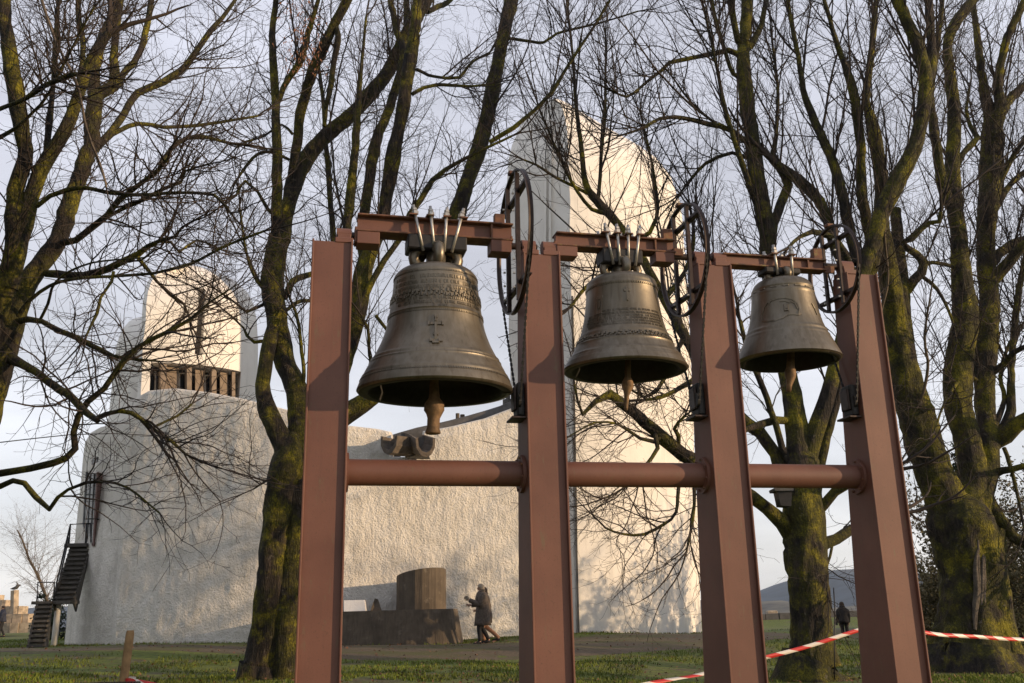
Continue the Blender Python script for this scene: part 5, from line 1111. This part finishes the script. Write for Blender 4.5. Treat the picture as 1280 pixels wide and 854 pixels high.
# background: pale little tree beyond the stair, brush and conifer at the right edge
FAR = dict(seg=[.6, .45, .35, .3], up=[.03, .02, .02, 0], crook=[.12, .14, .16, .2], dens=[2.4, 3.0, 3.0], levels=3, ang=(.5, 1.1), ratio=(.35, .6))
p = P(66, 782, 60); bare_tree('tree', 'pale bare tree in the distance behind the outside staircase', p.x, p.y, 9.5, .11, 90, FAR, n1=60, mt=M_TWIG2, stk=M_TWIG2, lean=(-.1, 0), brk=.22)
p = P(125, 782, 55); bare_tree('tree', 'second pale distant tree partly hidden by the chapel corner', p.x, p.y, 9.5, .2, 91, FAR, n1=40, mt=M_TWIG2, stk=M_TWIG2, brk=.22)
def proj_px(x, y):
    q = MCI @ (Vector((x, y, 0))-CAM); return 640+FPX*q.x/-q.z, 427-FPX*q.y/-q.z
def leafy(name, label, cat, px, py, Y, w_, h, n, m, seed, lf=.12, conic=False, group=None, stems=9):
    rg = np.random.default_rng(seed); random.seed(seed); b = P(px, py, Y); z = gz(b.x, b.y); root = thing(name, label, cat, (b.x, b.y, z), group); tw = []
    st = dict(seg=[.3, .25, .2], up=[.05, .04, .03], crook=[.12, .15, .2], dens=[1.6, 2.2, 2], levels=2, ang=(.4, 1.0), ratio=(.35, .6))
    if conic:
        tw.append(([(b.x, b.y, z-.2), (b.x, b.y, z+h*.5), (b.x, b.y, z+h)], [.14, .08, .01]))
        for q in range(60):
            f = .1+.88*q/60; a = q*2.4; grow(tw, Vector((b.x, b.y, z+h*f)), Vector((cos(a), sin(a), -.15)), w_*(1-f)*random.uniform(.8, 1.1)+.15, .02, 1, st)
    else:
        for q in range(stems):
            a = random.random()*6.28; grow(tw, Vector((b.x+cos(a)*w_*.25*random.random(), b.y+sin(a)*w_*.25, z-.1)), Vector((cos(a)*.45, sin(a)*.45, 1)).normalized(), h*random.uniform(.7, 1.05), .025, 0, st)
    V, F = tube_arrays(tw, 4); np_mesh('trunk' if conic else 'stem', V, F, M_TWIG, root)
    A = np.concatenate([np.array([list(p) for p in t[0][1:]]) for t in tw if t[1][0] < .026 or conic]); A = A[A[:, 2] > z+.08]
    c = A[rg.integers(0, len(A), n)]+rg.normal(0, .09, (n, 3)); t = rg.normal(0, 1, (n, 3)); t /= np.linalg.norm(t, axis=1, keepdims=True); u = np.cross(t, rg.normal(0, 1, (n, 3))); u /= np.linalg.norm(u, axis=1, keepdims=True)
    s = rg.uniform(.5, 1.2, (n, 1))*lf; V = np.stack([c-t*s*.5, c+u*s*.28, c+t*s*.5, c-u*s*.28], 1).reshape(-1, 3); F = np.arange(n*4).reshape(-1, 4)
    tag(np_mesh('foliage', V, F, m, root, smooth=False), kind='stuff')
leafy('conifer', 'dark conifer showing beside the scarred trunk at the right edge', 'tree', 1238, 790, 46, 2.6, 9.0, 12000, M_CONIF, 1, .20, True)
for i, (px, Y, w_, h, n) in enumerate([(1172, 36, 2.6, 3.0, 4500), (1262, 31, 3.4, 5.6, 13000), (1300, 28, 3.0, 4.4, 9000), (1228, 40, 3.8, 5.0, 9000), (1150, 44, 2.8, 3.2, 3000), (1205, 33, 2.6, 2.6, 8000)]):
    leafy('shrub', ['thin scrub growing left of the huge trunk', 'tall olive shrub at the right edge of the lawn', 'shrub mostly cut off by the right edge of the photo', 'high scrub behind the huge trunk', 'far scrub between last post and huge trunk', 'low dense shrub at the foot of the scrub'][i], 'shrub', px, 790, Y, w_, h, n, M_BUSH, 30+i, .13, group='scrub behind the huge tree', stems=16)
for i, (x, y) in enumerate([(-10.5, 1.5), (-9.5, 5.0), (-14.5, 9.0), (-17.5, 13.5), (-13, 4.5)]):  # unseen conifers added to darken the left sides of posts and bells
    q = proj_px(x, y); leafy('conifer', ['dense conifer left of the camera, out of frame, nearest the lawn', 'dense conifer out of frame beside the left-hand bare tree', 'broad conifer out of frame behind the left-hand bare tree', 'farthest of the conifers beyond the left edge', 'tall conifer between the others beyond the left edge'][i], 'tree', q[0], q[1], y, 4.6, 17, 30000, M_CONIF, 70+i, .5, True, group='conifers outside the view on the left')
leafy('shrub', 'small dark evergreen shrub behind the foot of the staircase', 'shrub', 71, 790, 44, 1.0, 1.9, 4000, M_CONIF, 55, .12)

# ------------------------------------------------------------------ grass blades and dead leaves
def grass():
    rg = np.random.default_rng(3); n = 150000; Y = 15.5+34*rg.random(n)**1.5; X = (rg.random(n)*2-1)*Y*.62
    pc = crom([(x, y, 0, 0) for x, y in PATHC], .6)
    dp_ = np.min([(X-q[0])**2+(Y-q[1])**2 for q in pc], axis=0); kp = dp_ > (2.1+.7*rg.random(n))**2; X, Y = X[kp], Y[kp]; n = len(X)
    cl = np.array([noise.noise((x*.45, y*.45, 7))+.5*noise.noise((x*1.6, y*1.6, 2)) for x, y in zip(X[::1], Y[::1])]); keep = cl > -.12; X, Y = X[keep], Y[keep]; n = len(X)
    Z = gz_arr(X, Y)+np.array([noise.noise((x*.35, y*.35, 0))*.05+noise.noise((x*1.1, y*1.1, 3))*.022 for x, y in zip(X, Y)]); a = rg.random(n)*6.28; h = rg.uniform(.03, .085, n); wd = .008+.006*Y/20
    lx, ly = rg.normal(0, .025, n), rg.normal(0, .025, n)
    V = np.stack([np.stack([X-np.cos(a)*wd, Y-np.sin(a)*wd, Z-.01], 1), np.stack([X+np.cos(a)*wd, Y+np.sin(a)*wd, Z-.01], 1), np.stack([X+lx, Y+ly, Z+h], 1)], 1).reshape(-1, 3)
    
    o = np_mesh('grass', V, np.arange(n*3).reshape(-1, 3), M_GRASS, smooth=False); tag(o, 'short winter grass growing over the lawn round the trees', 'grass', kind='stuff')
    n = 4500; Y = 15.5+22*rg.random(n)**1.4; X = (rg.random(n)*2-1)*Y*.6; Z = np.array([gzn(x, y) for x, y in zip(X, Y)])+.015; a = rg.random(n)*6.28; s = rg.uniform(.02, .045, n); tl = rg.normal(0, .02, (n, 4))
    q = [(1, 0), (0, .6), (-1, 0), (0, -.6)]; V = np.stack([np.stack([X+s*(np.cos(a)*u-np.sin(a)*v), Y+s*(np.sin(a)*u+np.cos(a)*v), Z+np.abs(tl[:, i])], 1) for i, (u, v) in enumerate(q)], 1).reshape(-1, 3)
    o = np_mesh('fallen_leaves', V, np.arange(n*4).reshape(-1, 4), M_LEAF, smooth=False); tag(o, 'scattered brown fallen leaves on the lawn', 'leaves', kind='stuff')
grass()

# ------------------------------------------------------------------ barrier tape, stakes, nest box, cable
def stake(px, ytop, Y, label, rad=.038, tilt=0):
    t = P(px, ytop, Y); g = gz(t.x+tilt*1.3, Y); random.seed(int(px))
    C = crom([(t.x-tilt*1.0, Y, g-.2, rad*.95), (t.x-tilt*.5, Y, (g+t.z)/2, rad*1.02), (t.x-.0, Y, t.z-.03, rad), (t.x, Y, t.z, rad*.82)], .08)
    V, F = bark_tube(C, 14, .10); k = 14
    o = mesh_obj('wooden_stake', V, [tuple(int(q) for q in f) for f in F]+[tuple(range(len(V)-k, len(V)))], M_WOOD, None, False); o.data.shade_smooth(); o.data.set_sharp_from_angle(angle=radians(45)); tag(o, label, 'stake'); return t
s1 = stake(163, 788, 9.0, 'round wooden stake standing in the grass at lower left', .038, .06)
s2 = stake(1112, 772, 12.5, 'thin wooden stake right behind the last post where both tapes are tied', .03)
def tape(name, label, pts, wd=.05):
    C = crom([(p[0], p[1], p[2], 0) for p in pts], .06)[:, :3]; n = len(C); bm = bmesh.new(); uv = bm.loops.layers.uv.new('UVMap'); s = 0; prev = None; rows = []
    for i in range(n):
        if i: s += np.linalg.norm(C[i]-C[i-1])
        tw = noise.noise((s*.9, 3, 1))*2.2+.3; u = Vector((0, sin(tw)*.6, cos(tw))).normalized()
        p = Vector(C[i]); rows.append((bm.verts.new(p-u*wd/2), bm.verts.new(p+u*wd/2), s))
    for a, b in zip(rows[:-1], rows[1:]):
        f = bm.faces.new((a[0], b[0], b[1], a[1]))
        for l, (q, v) in zip(f.loops, ((a[2], 0), (b[2], 0), (b[2], 1), (a[2], 1))): l[uv].uv = (q/.40, v)
    o = bm_obj(name, bm, M_TAPE, None, True); tag(o, label, 'barrier tape'); m_ = o.modifiers.new('s', 'SOLIDIFY'); m_.thickness = .0015
    return o
e0 = P(163, 851, 9.0); e1 = P(810, 855, 11.3); e2 = P(880, 842, 11.6); e3 = P(957, 822, 11.9); e4 = P(1010, 808, 12.1); e5 = P(1066, 790, 12.3); e6 = P(1112, 776, 12.5)
tape('barrier_tape', 'red and white tape rising to the right between the right-hand posts', [e0, e0.lerp(e1, .3)+Vector((0, 0, -.30)), e0.lerp(e1, .6)+Vector((0, 0, -.38)), e1, e2, e3, e4, e5, e6])
f1 = P(1158, 791, 12.7); f2 = P(1220, 796, 13.1); f3 = P(1285, 799.5, 13.6); f4 = P(1420, 800, 14.6)
tape('barrier_tape', 'red and white tape running right from behind the last post past the huge trunk', [e6+Vector((0, .03, .02)), f1, f2, f3, f4])
stake(1425, 785, 14.6, 'wooden stake out on the right lawn where the tape ends')
# knot of tape on the left stake
tube_ = []
bm = bmesh.new(); uv = bm.loops.layers.uv.new('UVMap'); rows = []
for i in range(25):
    a = i/24*2*pi*1.5; p = Vector((e0.x+cos(a)*.047, e0.y+sin(a)*.047, e0.z-.02+i*.0012)); rows.append((bm.verts.new(p-Vector((0, 0, .03))), bm.verts.new(p+Vector((0, 0, .03)))))
for i, (a, b) in enumerate(zip(rows[:-1], rows[1:])):
    f = bm.faces.new((a[0], b[0], b[1], a[1]))
    for l, (q, v) in zip(f.loops, ((i, 0), (i+1, 0), (i+1, 1), (i, 1))): l[uv].uv = (q*.05, v)
tag(bm_obj('tape_knot', bm, M_TAPE, None, True), 'wrap of red and white tape round the left wooden stake', 'tape')
# low wire mesh lying by the stake
bm = bmesh.new(); c = P(130, 856, 8.8)
for i in range(22): cbox(bm, c+Vector((-.25+i*.026, 0, -.02)), XV, YV, ZV, .003, .02, .04)
cbox(bm, c+Vector((.02, 0, .018)), XV, YV, ZV, .3, .008, .004); cbox(bm, c+Vector((.02, 0, -.06)), XV, YV, ZV, .3, .008, .004)
for sx in (-.28, .32): cbox(bm, c+Vector((sx, 0, -.45)), XV, YV, ZV, .008, .008, .47)
tag(bm_obj('wire_grille', bm, M_RAIL), 'short dark wire grille just left of the wooden stake', 'grille')
# nest box on the tree
nb_ = thing('nest_box', 'small dark nest box with pale roof on the trunk between the right posts', 'nest box', P(980, 622, 17.3)[:])
def pbox(name, pts, Y, d, m, par): return bm_obj(name, prism([P(x, y, Y) for x, y in pts], 0, d, YV), m, par)
pbox('box_body', [(972, 614), (990, 614), (989, 633), (976, 632)], 17.25, .30, M_BLACK, nb_)
pbox('roof', [(968, 610), (992, 610.5), (992, 613.5), (969, 613.5)], 17.2, .40, M_DARKCONC, nb_)
tag(tube('cable', [P(1042, 735, 17.7), P(1043.5, 760, 17.6), P(1043, 800, 17.5), P(1043.5, 850, 17.4)], .012, M_RAIL, None, 6), 'thin dark cable hanging down the trunk beside the nest-box tree', 'cable')
tag(tube('overhead_cable', [P(-20, 555.5, 24), P(45, 548, 25.5), P(88, 543.5, 27), P(140, 542, 29), P(200, 545, 31.3)], .016, M_RAIL, None, 5), 'thin dark cable running level from the left edge to the chapel wall', 'cable')
# low kerb wall of the plateau on the right
def low_wall():
    root = thing('low_stone_wall', 'low dark stone wall along the edge of the lawn at right', 'wall', P(990, 774, 60)[:]); x0 = P(935, 774, 60).x; x1 = P(1290, 770, 60).x; x = x0; random.seed(9)
    while x < x1:
        wd = random.uniform(.8, 1.3); bm = bmesh.new(); z = gz(x, 60); cbox(bm, (x+wd/2, 60+random.uniform(-.03, .03), z+.1), XV, YV, ZV, wd/2-.02, .25, .28); bevel(bm, .02); bm_obj('stone', bm, M_DARKCONC, root); x += wd
low_wall()
c = P(965, 771, 60.2); bm = bmesh.new(); cbox(bm, c+Vector((0, 0, .12)), XV, YV, ZV, .32, .25, .25); bevel(bm, .05); tag(bm_obj('stone_block', bm, M_STONE), 'pale stone block on top of the low wall at right', 'block')

# ------------------------------------------------------------------ people
def skin_body(name, verts, edges, radii, m, root, lv=2):
    me = bpy.data.meshes.new(name); me.from_pydata([tuple(v) for v in verts], edges, []); o = bpy.data.objects.new(name, me); link(o, root)
    o.matrix_parent_inverse = root.matrix_basis.inverted() if root.type == 'EMPTY' else Matrix.Identity(4)
    sk = o.modifiers.new('skin', 'SKIN'); ss = o.modifiers.new('sub', 'SUBSURF'); ss.levels = lv; ss.render_levels = lv
    for i, r in enumerate(radii):
        me.skin_vertices[0].data[i].radius = (r, r) if not isinstance(r, tuple) else r
    me.skin_vertices[0].data[0].use_root = True
    dg = bpy.context.evaluated_depsgraph_get(); nm = bpy.data.meshes.new_from_object(o.evaluated_get(dg)); o.modifiers.clear(); o.data = nm; nm.materials.clear(); nm.materials.append(m); nm.shade_smooth(); return o
def person(label, x, y, face, H, legs, arms, coat_len, M_coat, M_leg, M_hair, hair_len=.0, group=None, lean=.03, bulk=1.0, coat_bulk=1.15):
    """face: heading (rad, 0 = +x). legs: [(foot fwd, knee lift)...] left/right; arms: [(elbow fwd, hand fwd, hand up)]"""
    z = gz(x, y); root = thing('person', label, 'person', (x, y, z), group); k = H/1.7
    f = Vector((cos(face), sin(face), 0)); s = Vector((-sin(face), cos(face), 0)); o = Vector((x, y, z))
    W = lambda fw, sd_, up_: o+(f*fw+s*sd_+ZV*up_)*k
    V = []; E2 = []; R = []
    def a(p, r, par=None):
        V.append(p); R.append(r*k if not isinstance(r, tuple) else tuple(q*k for q in r)); i = len(V)-1
        if par is not None: E2.append((par, i))
        return i
    pel = a(W(0, 0, .93), (.13*bulk, .11*bulk)); wa = a(W(lean*.4, 0, 1.08), (.125*bulk, .10*bulk), pel); ch = a(W(lean*.8, 0, 1.27), (.15*bulk, .115*bulk), wa); nb2 = a(W(lean, 0, 1.41), .065, ch); nk = a(W(lean+.01, 0, 1.47), .052, nb2)
    hd = a(W(lean+.03, 0, 1.555), .082, nk); ht = a(W(lean+.015, 0, 1.635), .074, hd); a(W(lean+.125, 0, 1.555), .014, hd)
    legp = []; armp = []
    for sd_, (ff, kn) in zip((.09, -.09), legs):
        hp = a(W(0, sd_, .88), .085, pel); kp = W(ff*.5+.05+kn*.15, sd_, .49+kn*.05); kk = a(kp, .058, hp); an = W(ff-.03-kn*.12, sd_*.8, .09+kn*.10); ak = a(an, .04, kk)
        toe = W(ff+.14-kn*.05, sd_*.85, .035+(.0 if kn < .5 else -.0)); hl = a(an+ZV*-.035*k, .038, ak); a(toe, .034, hl); legp.append((W(0, sd_, .9), kp, an, toe))
    for sd_, (ef, hf, hu) in zip((.185, -.185), arms):
        sh = a(W(lean*.8, sd_, 1.36), .062, ch); ep = W(ef, sd_*1.25, 1.10); e_ = a(ep, .043, sh); hp = W(hf, sd_*1.1, hu); h_ = a(hp, .027, e_); dv = (hp-ep).normalized(); palm = a(hp+dv*.06*k, (.036, .02), h_)
        armp.append((W(lean*.8, sd_*.95, 1.36), ep, hp)); up_ = Vector((0, 0, -1)); cr_ = dv.cross(s).normalized()
        for q in range(4):
            off = cr_*(q-1.5)*.019*k; b1_ = a(hp+dv*.095*k+off, .010, palm); b2_ = a(hp+dv*(.125+.01*(q in (1, 2)))*k+off+s*(-.01 if sd_ > 0 else .01)*k, .009, b1_); a(hp+dv*(.145+.012*(q in (1, 2)))*k+off+s*(-.03 if sd_ > 0 else .03)*k, .008, b2_)
        t1_ = a(hp+dv*.05*k-cr_*.04*k, .011, palm); a(hp+dv*.09*k-cr_*.055*k, .009, t1_)
    skin_body('body', V, E2, R, M_SKIN, root, 2)
    # trousers and shoes
    for hp, kp, an, toe in legp:
        rows = crom([(*hp, .098*k), (*hp.lerp(kp, .5), .088*k), (*kp, .072*k), (*kp.lerp(an, .5), .062*k), (*(an+ZV*.0), .056*k)], .06)
        tube('trouser_leg', [Vector(q[:3]) for q in rows], list(rows[:, 3]), M_leg, root, 14)
        d = (toe-an); d.z = 0; d.normalize(); h0 = an-ZV*.05*k; pts = [h0-d*.05*k, h0-d*.02*k, h0+d*.05*k, h0+d*.12*k-ZV*.012*k, h0+d*.19*k-ZV*.02*k, h0+d*.205*k-ZV*.02*k]
        tube('shoe', pts, [.02*k, .044*k, .048*k, .04*k, .03*k, .012*k], M_TROUS, root, 12)
    # coat: lofted rings round the torso, open bell hem, plus sleeves
    rows = []; zs = [(1.475, .07, .075), (1.45, .10, .12), (1.42, .115, .165), (1.37, .13, .215), (1.28, .15, .215), (1.15, .145, .19), (1.02, .15, .19), (.90, .165, .205), (.75, .175, .215), (.60, .19, .225), (.48, .20, .235)]
    zs = [q for q in zs if q[0] >= coat_len-.001]+[(coat_len, .2 if coat_len < .6 else .165, .23 if coat_len < .6 else .205)]
    n = 40
    for zz, df, ds in zs:
        r = []
        for i in range(n):
            t = 2*pi*i/n; fo = 1+.05*sin(t*5+zz*3)*(1.3-zz)+.03*sin(t*9+zz*11); cfw = lean*min(1, max(0, (zz-.9)/.5))
            r.append(W(cfw+cos(t)*df*coat_bulk*fo, sin(t)*ds*min(coat_bulk, 1.12)*fo, zz+.012*sin(t*3)*(zz < .9)))
        rows.append(r)
    rows.append([p.lerp(W(0, 0, coat_len+.05), .12) for p in rows[-1]])
    grid_mesh('coat', rows, M_coat, root, closed=True)
    for sp, ep, hp in armp:
        rows = crom([(*(sp-ZV*.0), .075*k), (*sp.lerp(ep, .4), .085*k), (*ep, .072*k), (*ep.lerp(hp, .5), .066*k), (*hp.lerp(ep, .05), .06*k)], .05)
        tube('sleeve', [Vector(q[:3]) for q in rows], list(rows[:, 3]*(.85+.15*coat_bulk)), M_coat, root, 14)
    # collar
    rows = []
    for zz, df in ((1.43, .105), (1.47, .115), (1.51, .10), (1.50, .085)):
        rows.append([W(lean+cos(2*pi*i/24)*df, sin(2*pi*i/24)*df*1.15, zz-.03*cos(2*pi*i/24)) for i in range(24)])
    grid_mesh('collar', rows, M_coat, root, closed=True)
    # hair: cap leaving the face open
    rows = []; c = W(lean+.018, 0, 1.585); m_, n_ = 9, 22
    for i in range(m_+1):
        ph = i/m_*(pi*.62); r = []
        for j in range(n_):
            t = 2*pi*j/n_; front = max(0, cos(t)); ph2 = ph*(1-.48*front); rr = .112+.010*noise.noise((j*.9, i*.8, 3)); ext = (hair_len*max(0, -cos(t)+.35)*max(0, (i/m_-.6)/.4))
            r.append(c+(f*cos(t)*sin(ph2)*rr*1.02+s*sin(t)*sin(ph2)*rr*.92+ZV*(cos(ph2)*rr-ext))*k)
        rows.append(r)
    grid_mesh('hair', rows, M_hair, root, closed=True)
    for sd_ in (-1, 1):
        tube('ear', [W(lean+.02, sd_*.078, 1.575), W(lean+.015, sd_*.09, 1.56), W(lean+.02, sd_*.082, 1.535)], [.008*k, .014*k, .008*k], M_SKIN, root, 6)
        tube('eye', [W(lean+.098, sd_*.03, 1.575), W(lean+.108, sd_*.03, 1.575)], [.010*k, .006*k], M_BLACK, root, 6)
    tube('mouth', [W(lean+.105, -.025, 1.508), W(lean+.112, 0, 1.508), W(lean+.105, .025, 1.508)], [.004*k, .007*k, .004*k], M_REDDOOR, root, 6)
    return root, W
pw = P(604, 805, 28.0)
r_, W_ = person('grey-haired person in a long grey-brown coat walking left past the basin, arms raised', pw.x, pw.y, radians(182), 1.70, [(.12, .0), (-.10, .3)], [(.10, .40, 1.24), (.04, .34, 1.10)], .52, M_FUR, M_TROUS, M_HAIRG, .02, 'couple strolling past the basin', coat_bulk=1.25)
# the object carried in front: a small bunch held in the raised hand
hb = W_(.46, .2, 1.30); bm = bmesh.new()
bmesh.ops.create_icosphere(bm, subdivisions=2, radius=.07, matrix=Matrix.Translation(hb))
for v in bm.verts: v.co += rv(.012)
tag(bm_obj('held_bag', bm, M_HAIRG, None, True), 'small pale bundle held out by the grey-haired person', 'bundle')
pw = P(608, 803.5, 28.6)
person('person in dark shoes and tan trousers walking close behind the grey-haired person', pw.x, pw.y, radians(180), 1.62, [(.10, .0), (-.27, .7)], [(.05, .25, 1.02), (-.10, -.02, .82)], .62, M_FUR, M_TAN, M_HAIRB, .03, 'couple strolling past the basin')
pw = P(1058, 803, 42.0)
r_, W_ = person('dark-haired person in black coat with shoulder bag seen from behind near the lawn edge', pw.x, pw.y, radians(75), 1.70, [(.04, 0), (-.05, 0)], [(-.02, .06, .82), (.02, .06, .82)], .80, M_COATD, M_TROUS, M_HAIRB, .10, lean=.02)
bag = mesh_obj('shoulder_bag', *(lambda bm: ([v.co.copy() for v in bm.verts], [[v.index for v in f.verts] for f in bm.faces]))((lambda b: (b.verts.index_update(), b)[1])(prism([W_(0, .30, .98), W_(.22, .32, .98), W_(.24, .33, .72), (W_(-.03, .31, .72))], -.05, .05, XV))), M_BAG)
st_ = tube('strap', [W_(.1, .30, .98), W_(.06, .24, 1.25), W_(.02, .12, 1.46), W_(.14, .2, 1.2), W_(.14, .31, .98)], .012, M_BAG, bag, 6)
tag(bag, 'black shoulder bag hanging at the left hip of the person in black', 'bag')
pw = P(0.5, 797, 55.0)
person('person in dark navy jacket standing at the left edge before the stone monument', pw.x, pw.y, radians(200), 1.76, [(.08, 0), (-.10, .2)], [(.05, .12, .86), (-.04, .10, .84)], .82, M_NAVY, M_TROUS, M_HAIRB, .0)
# ------------------------------------------------------------------ air over the valley
hz = bmesh.new(); cbox(hz, (0, 2750, 70), XV, YV, ZV, 5600, 3420, 160)
hm = bpy.data.materials.new('valley_haze'); hm.use_nodes = True; nt = hm.node_tree; nt.nodes.clear(); o_ = N(nt, 'ShaderNodeOutputMaterial'); pv = N(nt, 'ShaderNodeVolumePrincipled')
pv.inputs['Color'].default_value = (.62, .78, 1, 1); pv.inputs['Density'].default_value = .00007; pv.inputs['Anisotropy'].default_value = .2; nt.links.new(pv.outputs[0], o_.inputs['Volume'])
bmesh.ops.recalc_face_normals(hz, faces=hz.faces[:])
tag(bm_obj('haze', hz, hm), kind='stuff')
